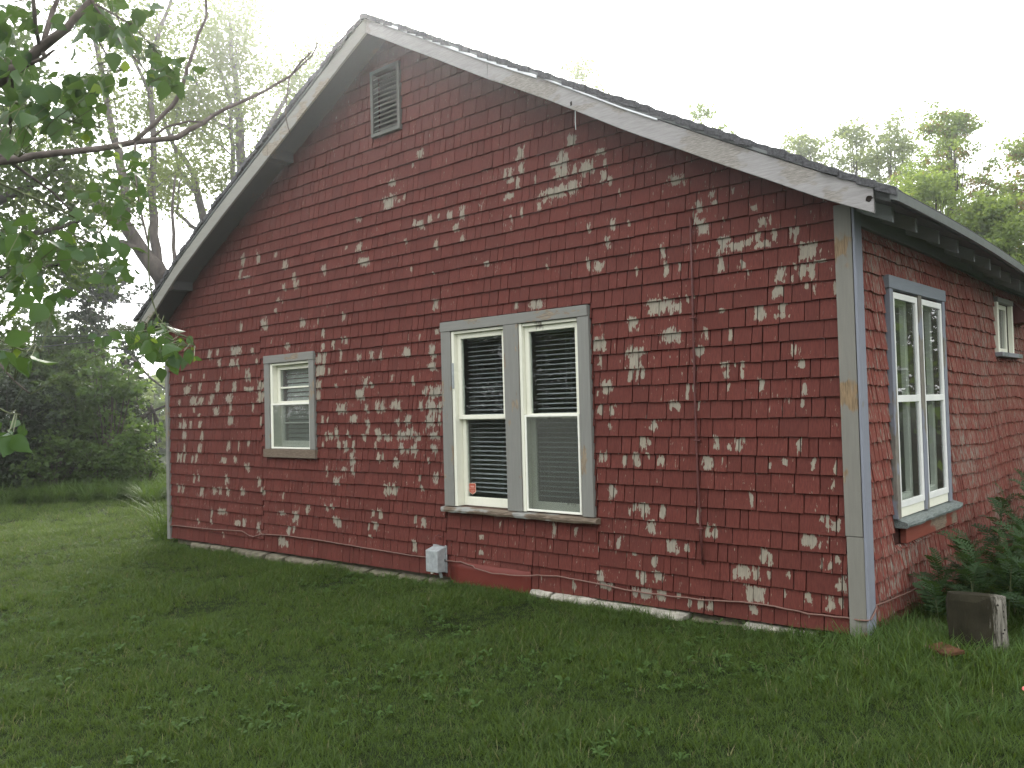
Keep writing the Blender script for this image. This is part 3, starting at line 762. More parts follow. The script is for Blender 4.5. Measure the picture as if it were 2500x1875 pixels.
FG, FS = Face('g'), Face('s')
def blind(f, u0, u1, w0, w1, d, label, mat, pitch=0.0445, width=0.027, tilt=-0.36):
    t = empty('venetian_blind', f.p((u0 + u1) / 2, w0, d), label, 'blind', 'venetian blinds inside the gable windows')
    loc = Vector(t.location)
    mb = MB()
    h = width / 2
    n = 5
    prof = []
    for i in range(n):
        a = -h + 2 * h * i / (n - 1)
        prof.append((a, 0.0025 * (1 - (a / h) ** 2)))
    vs = []
    for u in (u0, u1):
        for a, c in prof: 
            aa, cc = a * math.cos(tilt) - c * math.sin(tilt), a * math.sin(tilt) + c * math.cos(tilt)
            vs.append(tuple(Vector(f.p(u, cc, d + aa)) - Vector(f.p((u0 + u1) / 2, 0, d))))
        for a, c in prof:
            aa, cc = a * math.cos(tilt) - (c - .0015) * math.sin(tilt), a * math.sin(tilt) + (c - .0015) * math.cos(tilt)
            vs.append(tuple(Vector(f.p(u, cc, d + aa)) - Vector(f.p((u0 + u1) / 2, 0, d))))
    fs = []
    m2 = 2 * n
    for i in range(n - 1):
        fs += [(i, i + 1, m2 + i + 1, m2 + i), (n + i, m2 + n + i, m2 + n + i + 1, n + i + 1)]
    fs += [(0, m2, m2 + n, n), (n - 1, 2 * n - 1, m2 + 2 * n - 1, m2 + n - 1)]
    mb.add(vs, fs)
    pr = None
    k = 0
    w = w1 - 0.05
    while w > w0:
        if pr is None:
            o = pr = mb.build('slat', mat, t)
        else:
            o = pr.copy(); C.objects.link(o); o.parent = t
        p = f.p((u0 + u1) / 2, w + rnd.uniform(-.0015, .0015), d)
        o.location = Vector(p) - loc
        o.rotation_euler = (rnd.uniform(-.05, .05), rnd.uniform(-.005, .005), 0) if f.k == 'g' else (0, 0, 0)
        w -= pitch
    for fr in (0.12, 0.2, 0.62, 0.72):
        u = u0 + (u1 - u0) * fr
        m = MB()
        m.tube([Vector(f.p(u, w0 + 0.01, d + 0.014)) - loc, Vector(f.p(u, w1, d + 0.014)) - loc], 0.0011, 4)
        m.build('cord', M['slat'], t)
    m = MB(); m.box(*f.b(u0, u1, w1 - 0.03, w1, d - 0.02, d + 0.02))
    m.v = [tuple(Vector(v) - loc) for v in m.v]
    m.build('head_rail', mat, t)
    return t

# double window of the gable
W = wp('double_window', M['grey_h'], house, FG, (-4.068, -2.248, 2.366, 2.46, -0.02, 0.030))
W['label'] = 'double sash window with grey casings, cream sashes and open blinds'
wp('casing', M['grey_paint'], W, FG, (-4.064, -3.932, 0.646, 2.364, -0.02, 0.024))
wp('casing', M['grey_paint'], W, FG, (-2.360, -2.240, 0.646, 2.364, -0.02, 0.024))
wp('mullion', M['grey_paint'], W, FG, (-3.222, -3.043, 0.646, 2.364, -0.02, 0.026))
# ragged rotten sill
mb = MB()
n = 26
X = np.linspace(-4.085, -2.195, n)
vs = []
for i, x in enumerate(X):
    e1, e2, e3 = rnd.uniform(-.007, .006), rnd.uniform(-.006, .004), rnd.uniform(-.004, .003)
    vs += [(x, 0.02, 0.590 + e3), (x, -0.052 + e1, 0.592 + e2), (x, -0.060 + e1, 0.612 + e3), (x, -0.056 + e2, 0.634 + e3), (x, 0.07, 0.646)]
fs = []
for i in range(n - 1):
    for a in range(5):
        b_ = (a + 1) % 5
        fs.append((i * 5 + a, i * 5 + b_, i * 5 + 5 + b_, i * 5 + 5 + a))
fs += [(4, 3, 2, 1, 0), tuple((n - 1) * 5 + a for a in range(5))]
mb.add(vs, fs)
keep(mb.build('sill', M['sill']), W)
# left unit
wp('jamb_liner', M['cream'], W, FG, (-3.93, -3.895, 0.648, 2.362, -0.13, 0.010), (-3.245, -3.225, 0.648, 2.362, -0.13, -0.012), (-3.895, -3.245, 2.335, 2.362, -0.13, 0.002))
u = wp('upper_sash', M['cream'], W, FG, *ring(-3.892, -3.248, 1.495, 2.332, 0.048, -0.075, -0.035, 0.042))
pane('glass_pane', M['glass'], u, FG, -3.846, -3.294, 1.535, 2.286, -0.055)
u = wp('lower_sash', M['cream'], W, FG, *ring(-3.892, -3.248, 0.650, 1.535, 0.048, -0.118, -0.080, 0.085))
pane('glass_pane', M['glass'], u, FG, -3.846, -3.294, 0.733, 1.489, -0.099)
wp('storm_clip', M['box'], W, FG, (-3.925, -3.898, 1.80, 2.05, 0.011, 0.020))
# right unit: recessed upper sash, storm screen over the lower half
wp('jamb_liner', M['cream'], W, FG, (-3.04, -3.008, 0.648, 2.362, -0.13, 0.012), (-2.378, -2.362, 0.648, 2.362, -0.13, -0.012), (-3.008, -2.378, 2.335, 2.362, -0.13, 0.002))
u = wp('upper_sash', M['cream'], W, FG, *ring(-3.005, -2.380, 1.495, 2.332, 0.048, -0.070, -0.030, 0.042))
pane('glass_pane', M['glass'], u, FG, -2.959, -2.426, 1.535, 2.286, -0.050)
u = wp('lower_sash', M['cream'], W, FG, *ring(-3.005, -2.380, 0.650, 1.535, 0.048, -0.118, -0.080, 0.085))
pane('glass_pane', M['glass'], u, FG, -2.959, -2.426, 0.733, 1.489, -0.099)
u = wp('storm_frame', M['cream_smooth'], W, FG, *ring(-3.006, -2.379, 0.655, 1.528, 0.020, -0.010, 0.006))
pane('screen', M['screen'], u, FG, -2.987, -2.398, 0.674, 1.509, -0.002)
blind(FG, -3.86, -3.26, 0.74, 2.30, -0.165, 'open white blind behind the left half of the double window, above the red sticker', M['slat'])
blind(FG, -2.98, -2.41, 0.74, 2.30, -0.165, 'open white blind behind the right half of the double window, half behind a screen', M['slat'])

# sticker on the lower left pane
sc = (-3.79, -0.0965 + 0.1985, 0.80)
st_ = empty('window_sticker', (-3.792, 0.0970, 0.815), 'small red shield-shaped alarm sticker on the lower left pane of the double window', 'sticker')
shield = [(-.36, .50), (-.15, .44), (0, .5), (.15, .44), (.36, .50), (.5, .34), (.46, .12), (.5, -.12), (.44, -.32), (.22, -.44), (0, -.52), (-.22, -.44), (-.44, -.32), (-.5, -.12), (-.46, .12), (-.5, .34)]
def plate(name, mat, pts, sx, sz, y0, y1, parent):
    n = len(pts)
    mb = MB()
    mb.add([(x * sx, y0, z * sz) for x, z in pts] + [(x * sx, y1, z * sz) for x, z in pts], [tuple(range(n)), tuple(range(2 * n - 1, n - 1, -1))] + [(i, n + i, n + (i + 1) % n, (i + 1) % n) for i in range(n)])
    return mb.build(name, mat, parent)
M['st_edge'] = simple('sticker_border', (0.62, 0.45, 0.36), 0.5, 0, 0.03, 10, 0)
M['st_red'] = simple('sticker_red', (0.42, 0.075, 0.04), 0.5, 0, 0.15, 60, 0)
M['st_pale'] = simple('sticker_print', (0.60, 0.36, 0.31), 0.5, 0, 0.03, 10, 0)
plate('border', M['st_edge'], shield, .098, .112, -0.0006, 0.0004, st_)
plate('face', M['st_red'], shield, .086, .100, -0.0010, -0.0007, st_)
def text(name, body, size, z, mat, parent):
    cu = bpy.data.curves.new(name, 'FONT')
    cu.body = body; cu.size = size; cu.align_x = 'CENTER'; cu.align_y = 'CENTER'; cu.extrude = 0.0002
    cu.materials.append(mat)
    o = bpy.data.objects.new(name, cu); C.objects.link(o)
    bpy.context.view_layer.update()
    me = bpy.data.meshes.new_from_object(o.evaluated_get(bpy.context.evaluated_depsgraph_get()))
    bpy.data.objects.remove(o)
    o = bpy.data.objects.new(name, me); C.objects.link(o)
    o.rotation_euler = (PI / 2, 0, 0); o.location = (0, -0.0013, z); o.parent = parent
    return o
text('lettering', 'BURGLAR ALARM', 0.0105, -0.002, M['st_pale'], st_)
mb = MB()
for (x0, x1, z0, z1) in ((-.024, -.013, .010, .027), (-.011, .0, .010, .027), (.002, .012, .010, .027), (.014, .024, .010, .027), (-.03, .03, -.0195, -.0165), (-.026, .026, -.0265, -.0245), (-.016, .016, -.038, -.033)):
    mb.box(x0, x1, -0.0014, -0.0011, z0, z1)
mb.build('print', M['st_pale'], st_)

# small window of the gable
W = wp('small_window', M['grey_h'], house, FG, (-7.268, -6.220, 2.222, 2.318, -0.02, 0.028))
W['label'] = 'small sash window with grey casings and a closed dusty blind'
wp('casing', M['grey_paint'], W, FG, (-7.265, -7.155, 1.168, 2.220, -0.02, 0.022))
wp('casing', M['grey_paint'], W, FG, (-6.322, -6.224, 1.168, 2.220, -0.02, 0.022))
wp('sill', M['sill'], W, FG, (-7.292, -6.208, 1.066, 1.166, -0.02, 0.034))
wp('jamb_liner', M['cream'], W, FG, (-7.153, -7.105, 1.168, 2.218, -0.15, 0.004), (-6.345, -6.324, 1.168, 2.218, -0.15, -0.012), (-7.105, -6.345, 2.190, 2.218, -0.15, 0.0), (-7.105, -6.345, 1.168, 1.185, -0.15, -0.004))
u = wp('upper_sash', M['cream'], W, FG, *ring(-7.102, -6.347, 1.715, 2.187, 0.052, -0.10, -0.065, 0.035), (-7.05, -6.399, 1.905, 1.925, -0.095, -0.07))
pane('glass_pane', M['glass_dusty'], u, FG, -7.052, -6.397, 1.745, 2.137, -0.083)
u = wp('lower_sash', M['cream_smooth'], W, FG, *ring(-7.102, -6.347, 1.188, 1.745, 0.052, -0.145, -0.108, 0.075), (-7.05, -6.399, 1.475, 1.490, -0.14, -0.115))
pane('glass_pane', M['glass_dusty'], u, FG, -7.052, -6.397, 1.26, 1.695, -0.127)
u = wp('storm_frame', M['cream_smooth'], W, FG, *ring(-7.150, -6.326, 1.172, 1.722, 0.020, -0.008, 0.008))
pane('screen', M['screen'], u, FG, -7.131, -6.345, 1.19, 1.704, 0)
blind(FG, -7.06, -6.39, 1.25, 2.16, -0.185, 'closed dusty white blind behind the small window', M['slat_dim'], 0.056, 0.050, -1.05)

# windows of the side wall
W = wp('side_window', M['sky_grey_h'], house, FS, (0.630, 2.088, 2.406, 2.502, -0.02, 0.026))
W['label'] = 'tall pair of white storm windows with sky-tinted grey casings'
wp('casing', M['sky_grey'], W, FS, (0.652, 0.728, 0.702, 2.404, -0.02, 0.020))
wp('casing', M['sky_grey'], W, FS, (1.997, 2.072, 0.702, 2.404, -0.02, 0.020))
wp('mullion', M['sky_grey'], W, FS, (1.332, 1.418, 0.702, 2.404, -0.02, 0.020))
mb = MB()
n = 20
X = np.linspace(0.69, 2.185, n)
vs = []
for i, x in enumerate(X):
    e1, e2, e3 = rnd.uniform(-.006, .006), rnd.uniform(-.005, .004), rnd.uniform(-.004, .003)
    vs += [(-0.02, x, 0.632 + e3), (0.068 + e1, x, 0.634 + e2), (0.076 + e1, x, 0.652 + e3), (0.070 + e2, x, 0.672 + e3), (-0.03, x, 0.700)]
fs = []
for i in range(n - 1):
    for a in range(5):
        b_ = (a + 1) % 5
        fs.append((i * 5 + a, i * 5 + 5 + a, i * 5 + 5 + b_, i * 5 + b_))
fs += [(0, 1, 2, 3, 4), tuple((n - 1) * 5 + a for a in (4, 3, 2, 1, 0))]
mb.add(vs, fs)
keep(mb.build('sill', M['sill_side']), W)
wp('apron', M['apron'], W, FS, (0.800, 2.165, 0.508, 0.628, -0.02, 0.024))
for (a, b) in ((0.730, 1.330), (1.420, 1.995)):
    u = wp('storm_frame', M['vinyl'], W, FS, *ring(a, b, 0.775, 2.385, 0.048, -0.012, 0.012, 0.048), (a + .048, b - .048, 1.560, 1.612, -0.012, 0.014))
    pane('glass_pane', M['glass_side'], u, FS, a + 0.047, b - 0.047, 0.822, 1.561, -0.004)
    pane('glass_pane', M['glass_side'], u, FS, a + 0.047, b - 0.047, 1.611, 2.338, -0.004)
    wp('stop', M['cream'], W, FS, (a + .001, b - .001, 0.702, 0.773, -0.05, 0.004))
    wp('inner_sash', M['cream_smooth'], W, FS, *ring(a + .01, b - .01, 0.79, 2.38, 0.06, -0.11, -0.07), (a + .07, b - .07, 1.56, 1.61, -.11, -.07))
W = wp('far_window', M['grey_paint'], house, FS, (3.950, 4.665, 2.552, 2.602, -0.02, 0.030))
W['label'] = 'little narrow window with a deep cream frame'
wp('casing', M['cream'], W, FS, (3.952, 4.018, 2.032, 2.550, -0.02, 0.022))
wp('casing', M['cream'], W, FS, (4.602, 4.662, 2.032, 2.550, -0.02, 0.022))
wp('sill', M['sill_side'], W, FS, (3.93, 4.87, 1.985, 2.030, -0.02, 0.060))
u = wp('sash', M['cream'], W, FS, *ring(4.020, 4.600, 2.034, 2.548, 0.05, -0.07, -0.03))
pane('glass_pane', M['glass_dusty'], u, FS, 4.069, 4.551, 2.083, 2.499, -0.05)
# red metal hood beside it
mb = MB()
mb.hexa([(0.002, 4.76, 2.36), (0.20, 4.76, 2.40), (0.20, 5.10, 2.40), (0.002, 5.10, 2.36), (0.002, 4.76, 2.60), (0.01, 4.76, 2.60), (0.01, 5.10, 2.60), (0.002, 5.10, 2.60)])
hd = mb.build('vent_hood', M['rod'], None, origin=(0.002, 4.93, 2.36), bevel=0.003)
tag(hd, 'small dark red sloping hood on the side wall beside the little narrow window', 'vent hood')

# ---- attic vent
V = wp('attic_vent', M['soffit'], house, FG, (-5.038, -4.647, 4.592, 5.228, -0.09, -0.08))
M['vent'] = wood_paint('vent_paint', (0.15, 0.15, 0.135), (0.24, 0.2, 0.16), 0.25, (60, 60, 6), pscale=1)
wp('frame', M['vent'], V, FG, *ring(-5.078, -4.607, 4.552, 5.270, 0.040, -0.06, 0.022))
pr = None
for i in range(12):
    w = 4.625 + i * 0.0512
    if pr is None:
        mb = MB()
        a, b = -5.037, -4.648
        mb.hexa([(a, -0.008, -0.018), (b, -0.008, -0.018), (b, 0.050, 0.028), (a, 0.050, 0.028), (a, -0.008, -0.010), (b, -0.008, -0.010), (b, 0.050, 0.036), (a, 0.050, 0.036)])
        pr = o = mb.build('slat', M['vent'])
    else:
        o = pr.copy(); C.objects.link(o)
    o.parent = V
    o.location = (0, 0, w)

# ---------------------------------------------------------------- foundation and what hangs on the wall
fd = hp('foundation', M['stone_dark'], (-9.74, -0.14, 0.075, 0.28, -0.7, -0.055))
hp('side_foundation', M['stone_dark'], (-0.28, -0.06, 0.30, YB, -0.7, -0.04))
def stone(x0, x1, top, y0, mat, h=0.14):
    mb = MB()
    n = max(3, int((x1 - x0) / 0.06) + 1)
    X = np.linspace(x0, x1, n)
    vs = []
    cy = (y0 + 0.12) / 2
    for i, x in enumerate(X):
        e = 0.5 if i in (0, n - 1) else 1
        j = lambda s=0.008: rnd.uniform(-s, s)
        vs += [(x + j(), y0 + j(.012) + (1 - e) * .02, top - h), (x + j(), y0 + j(.012) + (1 - e) * .02, top - 0.035 + j()), (x + j(), y0 + 0.022 + j(), top - 0.008 * (2 - e) + j(.005)), (x, 0.05, top + 0.002 + j(.003)), (x, 0.12, top - 0.004), (x, 0.12, top - h)]
    fs = []
    for i in range(n - 1):
        for a in range(6):
            b_ = (a + 1) % 6
            fs.append((i * 6 + a, i * 6 + 6 + a, i * 6 + 6 + b_, i * 6 + b_))
    fs += [tuple(range(6)), tuple((n - 1) * 6 + a for a in (5, 4, 3, 2, 1, 0))]
    mb.add(vs, fs)
    o = mb.build('foundation_stone', mat, None, origin=((x0 + x1) / 2, 0.02, top - h))
    keep(o, fd)
    return o
for (a, b, t, y0, m_) in ((-2.96, -2.74, -0.042, -0.055, 'stone'), (-2.70, -2.26, -0.045, -0.08, 'stone'), (-2.25, -1.80, -0.052, -0.085, 'stone'), (-1.79, -1.38, -0.048, -0.095, 'stone'),
                       (-1.345, -0.91, -0.075, -0.06, 'stone_dark'), (-0.885, -0.62, -0.040, -0.085, 'stone'), (-0.61, -0.36, -0.045, -0.08, 'stone'),
                       (-9.2, -8.7, -0.15, -0.03, 'stone_dark'), (-8.65, -8.2, -0.14, -0.04, 'stone_dark'), (-8.1, -7.72, -0.130, -0.05, 'stone_dark'), (-7.68, -7.3, -0.125, -0.09, 'stone_dark'), (-7.25, -6.9, -0.13, -0.08, 'stone_dark'), (-6.85, -6.3, -0.125, -0.06, 'stone_dark'), (-6.25, -5.9, -0.115, -0.09, 'stone_dark'),
                       (-5.86, -5.3, -0.12, -0.09, 'stone_dark'), (-5.25, -4.85, -0.115, -0.06, 'stone_dark'), (-4.8, -4.4, -0.11, -0.07, 'stone_dark'), (-4.35, -4.06, -0.10, -0.08, 'stone_dark')):
    stone(a, b, t, y0, M[m_])
# bulging smooth red hatch board below the double window
mb = MB()
X = np.linspace(-4.03, -2.985, 9); Z = np.linspace(-0.24, 0.104, 6)
def hb(x, z): return -0.001 - 0.013 * math.sin((x + 4.03) / 1.045 * PI) * math.sin(max(0, min(1, (0.104 - z) / 0.24)) * PI * 0.6) + 0.004 * mnoise.noise(Vector((x * 6, z * 9, 2)))
vs = [(x, hb(x, z), z) for z in Z for x in X] + [(x, 0.012, z) for z in Z for x in X]
n = len(X); m_ = len(X) * len(Z)
fs = []
for j in range(len(Z) - 1):
    for i in range(n - 1):
        p = j * n + i
        fs.append((p, p + 1, p + n + 1, p + n)); fs.append((m_ + p, m_ + p + n, m_ + p + n + 1, m_ + p + 1))
for i in range(n - 1):
    fs.append((i, m_ + i, m_ + i + 1, i + 1)); q = (len(Z) - 1) * n
    fs.append((q + i, q + i + 1, m_ + q + i + 1, m_ + q + i))
for j in range(len(Z) - 1):
    fs.append((j * n, j * n + n, m_ + j * n + n, m_ + j * n)); fs.append((j * n + n - 1, m_ + j * n + n - 1, m_ + j * n + 2 * n - 1, j * n + 2 * n - 1))
mb.add(vs, fs)
o = keep(mb.build('hatch_board', M['panel'], smooth=True), house)
o['label'] = 'smooth brighter red board low on the wall below the double window'

# grey service box
bx_ = empty('service_box', (-4.165, -0.01, 0.0), 'grey metal utility box low on the wall left of the double window', 'utility box')
bl = Vector(bx_.location)
def lp(name, mat, parent, loc, *boxes, bevel=0.003):
    mb = MB()
    for b in boxes: mb.box(*b)
    mb.v = [tuple(Vector(v) - loc) for v in mb.v]
    return mb.build(name, mat, parent, bevel=bevel)
lp('back_plate', M['box'], bx_, bl, (-4.262, -4.072, -0.012, 0.002, -0.022, 0.245))
mb = MB()
mb.hexa([(-4.252, -0.125, -0.008), (-4.082, -0.125, -0.008), (-4.082, -0.0125, -0.014), (-4.252, -0.0125, -0.014), (-4.252, -0.125, 0.205), (-4.082, -0.125, 0.205), (-4.082, -0.0125, 0.236), (-4.252, -0.0125, 0.236)])
mb.v = [tuple(Vector(v) - bl) for v in mb.v]
mb.build('cover', M['box'], bx_, bevel=0.006)
mb = MB(); mb.tube([Vector((-4.195, -0.095, -0.028)) - bl, Vector((-4.195, -0.095, 0.0)) - bl], 0.014, 10)
mb.build('knob', M['cream_smooth'], bx_)
mb = MB(); mb.tube([Vector((-4.13, -0.03, -0.07)) - bl, Vector((-4.13, -0.05, -0.01)) - bl], 0.016, 10)
mb.build('conduit', M['box'], bx_)
lp('latch', M['black'], bx_, bl, (-4.0825, -4.078, -0.030, -0.018, 0.09, 0.115))
# lead-in wire above the box
mb = MB(); mb.tube([(-4.18, 0.004, 0.345), (-4.205, -0.03, 0.335), (-4.215, -0.04, 0.30), (-4.20, -0.035, 0.265), (-4.15, -0.03, 0.25), (-4.09, -0.012, 0.243)], 0.004, 6)
mb.tube([(-4.165, 0.0, 0.30), (-4.155, -0.02, 0.32), (-4.14, -0.01, 0.335), (-4.13, 0.004, 0.33)], 0.004, 6)
tag(mb.build('lead_wire', M['rod'], smooth=True), 'looped red-painted wire rising from the grey utility box', 'wire')
# long cables stapled along the bottom of the wall
def cable(pts, label, y=-0.012):
    p = []
    for (x, z), (x2, z2) in zip(pts[:-1], pts[1:]):
        for i in range(3):
            f = i / 3
            p.append((x + (x2 - x) * f, y + rnd.uniform(-.002, .002), z + (z2 - z) * f + rnd.uniform(-.003, .003)))
    return p + [(pts[-1][0], y, pts[-1][1])]
mb = MB()
mb.tube(cable([(-9.84, 0.04), (-9.637, .043), (-8.508, .075), (-7.859, .1), (-7.68, .06), (-7.60, 0.05), (-7.45, .085), (-7.383, .102), (-6.854, .121), (-6.036, .123), (-5.364, .109), (-4.81, .101), (-4.255, .105)], ''), 0.0065, 6)
tag(mb.build('cable', M['cable'], smooth=True), 'thin brown cable stapled along the wall from the left corner to the utility box', 'cable')
mb = MB()
pp = cable([(-4.078, .098), (-3.95, .100), (-3.875, .105), (-3.7, .085)], '') + cable([(-3.65, .075), (-3.432, .05), (-3.2, .058), (-2.97, .076)], '', -0.045) + cable([(-2.9, .085), (-2.649, .102), (-2.287, .093), (-1.948, .071), (-1.628, .07), (-1.255, .079), (-0.907, .105), (-0.647, .11), (-0.401, .09), (-0.13, .10), (-0.09, .10)], '')
pp += [(-0.05, -0.030, 0.10), (0.01, -0.030, 0.105), (0.031, -0.015, 0.115), (0.034, 0.05, 0.15), (0.03, 0.10, 0.172), (0.012, 0.14, 0.176), (0.011, 0.28, 0.164), (0.011, 0.61, 0.149), (0.011, 0.863, 0.136), (0.011, 1.4, 0.14)]
mb.tube(pp, 0.0065, 6)
tag(mb.build('cable', M['cable'], smooth=True), 'thin brown cable from the utility box along the wall and round the near corner', 'cable')
# red painted rod with clips
rd = empty('ground_rod', (-1.23, -0.012, 0.35), 'thin vertical rod painted red with the wall, right of the double window', 'rod')
rl = Vector(rd.location)
mb = MB()
mb.tube([Vector(p) - rl for p in ((-1.234, -0.010, 3.04), (-1.235, -0.012, 2.5), (-1.24, -0.012, 2.18), (-1.245, -0.012, 1.6), (-1.243, -0.013, 1.036), (-1.232, -0.014, 0.6), (-1.223, -0.012, 0.35))], 0.0085, 8)
mb.build('shaft', M['rod'], rd, smooth=True)
for z in (2.25, 1.30, 0.62):
    lp('clip', M['rod'], rd, rl, (-1.262, -1.212, -0.024, 0.002, z, z + 0.010))
mb = MB(); mb.tube([(-2.093, -0.312, 4.035), (-2.092, -0.315, 3.98), (-2.095, -0.314, 3.93), (-2.091, -0.315, 3.865)], 0.003, 5)
tag(mb.build('hanging_cord', M['cord']), 'short white cord hanging from the right rake board', 'cord')

# ---------------------------------------------------------------- vegetation
def np_mesh(name, V, F, mat, parent=None, rnd_vals=None, smooth=False):
    """V (n,3), F (m,k) arrays"""
    me = bpy.data.meshes.new(name)
    nv, (nf, k) = len(V), F.shape
    me.vertices.add(nv); me.vertices.foreach_set('co', np.ascontiguousarray(V, dtype=np.float32).ravel())
    me.loops.add(nf * k); me.loops.foreach_set('vertex_index', np.ascontiguousarray(F, dtype=np.int32).ravel())
    me.polygons.add(nf); me.polygons.foreach_set('loop_start', np.arange(0, nf * k, k, dtype=np.int32))
    me.update(calc_edges=True)
    if rnd_vals is not None:
        a = me.attributes.new('rnd', 'FLOAT', 'FACE'); a.data.foreach_set('value', rnd_vals.astype(np.float32))
    me.materials.append(mat)
    o = bpy.data.objects.new(name, me); C.objects.link(o)
    if parent is not None: o.parent = parent
    return o

LEAF4 = np.array([[0, 0, 0], [0.36, 0.45, 0.06], [0, 1, -0.05], [-0.36, 0.45, 0.06]])
def leaf_mesh(name, pts, size, mat, parent=None, droop=0.3, var=0.35, aspect=1.0, r=nr, tmpl=LEAF4, faces=((0, 1, 2), (0, 2, 3))):
    """a leaf at every point (n,3): real faces, every one turned its own way"""
    n = len(pts)
    d = r.normal(size=(n, 3)); d[:, 2] = d[:, 2] * 0.6 - droop
    d /= np.linalg.norm(d, axis=1)[:, None]
    u = r.normal(size=(n, 3)); u -= (u * d).sum(1)[:, None] * d
    u /= np.linalg.norm(u, axis=1)[:, None]
    w = np.cross(d, u)
    s = size * (1 + var * r.uniform(-1, 1, n))
    T = tmpl
    V = pts[:, None, :] + s[:, None, None] * (T[None, :, 0:1] * aspect * u[:, None, :] + T[None, :, 1:2] * d[:, None, :] + T[None, :, 2:3] * w[:, None, :])
    k = len(T)
    Fa = np.array(faces)
    F = (Fa[None] + (np.arange(n) * k)[:, None, None]).reshape(-1, Fa.shape[1])
    rv = np.repeat(r.rand(n), len(Fa))
    return np_mesh(name, V.reshape(-1, 3), F, mat, parent, rv)

def clumps(centres, per, rad, r=nr, flat=0.75):
    c = np.array([tuple(p) for p in centres])
    q = np.repeat(c, per, axis=0)
    g = r.normal(size=q.shape) * rad
    g[:, 2] *= flat
    return q + g

def limb(mb, pts, r0, r1, n=7, rough=0.08):
    pts = [Vector(p) for p in pts]
    out = []
    for a, b in zip(pts[:-1], pts[1:]):
        L_ = (b - a).length
        k = max(2, int(L_ / max(0.25, r0 * 3)))
        for i in range(k):
            f = i / k
            j = min(0.04, r0 * 0.3)
            out.append(a + (b - a) * f + (Vector((rnd.uniform(-j, j), rnd.uniform(-j, j), rnd.uniform(-j, j))) if i else Vector((0, 0, 0))))
    out.append(pts[-1])
    k = len(out)
    mb.tube(out, [r0 + (r1 - r0) * i / (k - 1) for i in range(k)], n, rough=rough)
    return out

def sprout(mb, path, r, start, step, length, up, twigs, depth=2, side=None, spread=1.0):
    """side branches along a limb; the ends and bends of the thinnest go to twigs"""
    k = len(path)
    i = int(k * start)
    acc = 0
    while i < k:
        if i > 0: acc += (path[i] - path[i - 1]).length
        if acc >= step or i == k - 1:
            acc = 0
            p = path[i]
            t = (path[min(i + 1, k - 1)] - path[max(i - 1, 0)]).normalized()
            a = Vector((rnd.gauss(0, 1), rnd.gauss(0, 1), rnd.gauss(0, 0.6)))
            a = (a - t * a.dot(t)).normalized()
            d = (a * spread + t * 0.6 + Vector((0, 0, up))).normalized()
            ln = length * rnd.uniform(0.5, 1.2) * (1 - 0.45 * i / k)
            q = [p]
            m = 3
            for s_ in range(m):
                d = (d + Vector((rnd.gauss(0, .18), rnd.gauss(0, .18), rnd.gauss(0, .12) + up * 0.15))).normalized()
                q.append(q[-1] + d * ln / m)
            rr = max(0.006, r * 0.4 * (1 - 0.5 * i / k))
            mb.tube(q, [rr, rr * .8, rr * .6, rr * .3], 4, cap=False)
            if depth > 1:
                sprout(mb, q, rr, 0.3, ln / 4, ln * 0.5, up * 0.6, twigs, depth - 1, spread=spread)
            else:
                twigs.extend(q[1:])
        i += 1

def tree(name, label, base, limbs, leafmat, leaf, per, rad, cat='tree', group=None, start=0.3, step=0.7, length=1.8, up=0.35, depth=2, bark='bark', extra=None, n=8, droop=0.3, keepf=1.0):
    """limbs: (points, r0, r1) in the world; base: foot of the trunk"""
    t = empty(name, base, label, cat, group)
    b = Vector(base)
    mb = MB()
    tw = []
    for pts, r0, r1, do in limbs:
        p = limb(mb, [Vector(q) - b for q in pts], r0, r1, n)
        if do: sprout(mb, p, max(r1, r0 * 0.4), start, step, length, up, tw, depth)
    mb.build('trunk', M[bark], t, smooth=True)
    if keepf < 1: tw = [q for q in tw if rnd.random() < keepf]
    if extra: tw += [Vector(q) - b for q in extra]
    if tw:
        leaf_mesh('crown', clumps(tw, per, rad), leaf, M[leafmat], t, droop=droop)
    return t

def px(pts, d, jit=0.0):
    out = []
    for q in pts:
        dd = q[2] if len(q) > 2 else d
        out.append(at(q[0], q[1], dd + rnd.uniform(-jit, jit)))
    return out
def foot(p):
    return Vector((p.x, p.y, gz(p.x, p.y) - 0.1))

# the tall sparse trees behind the left slope of the roof
D = 20.0
base = foot(at(455, 1000, D))
tree('cottonwood_tree', 'tall leaning multi-stemmed tree with sparse fresh leaves beyond the left eave', base, [
    ([base, at(430, 860, D), at(400, 684, D)], 0.30, 0.23, False),
    (px([(400, 684), (347, 613), (304, 548), (255, 510), (179, 461), (108, 396), (40, 340)], D, .2), 0.21, 0.04, True),
    (px([(304, 548), (309, 488), (293, 401), (271, 304), (260, 233), (239, 125), (217, 20), (200, -80)], D, .3), 0.12, 0.03, True),
    (px([(400, 684), (385, 640), (374, 570), (372, 434), (374, 325), (366, 228), (380, 108), (412, 20), (430, -70)], D + .5, .3), 0.13, 0.03, True),
    (px([(366, 228), (325, 141), (304, 98), (280, 10)], D + .5, .2), 0.05, 0.02, True),
    (px([(428, 660), (420, 515), (428, 428)], D - 1, .1), 0.05, 0.02, False),
    (px([(347, 613), (300, 590), (230, 600), (160, 560)], D, .8), 0.07, 0.02, True),
    ], 'fresh', 0.095, 46, 0.27, start=0.25, step=0.75, length=2.1, up=0.3)
D = 24.0
base = foot(at(610, 980, D))
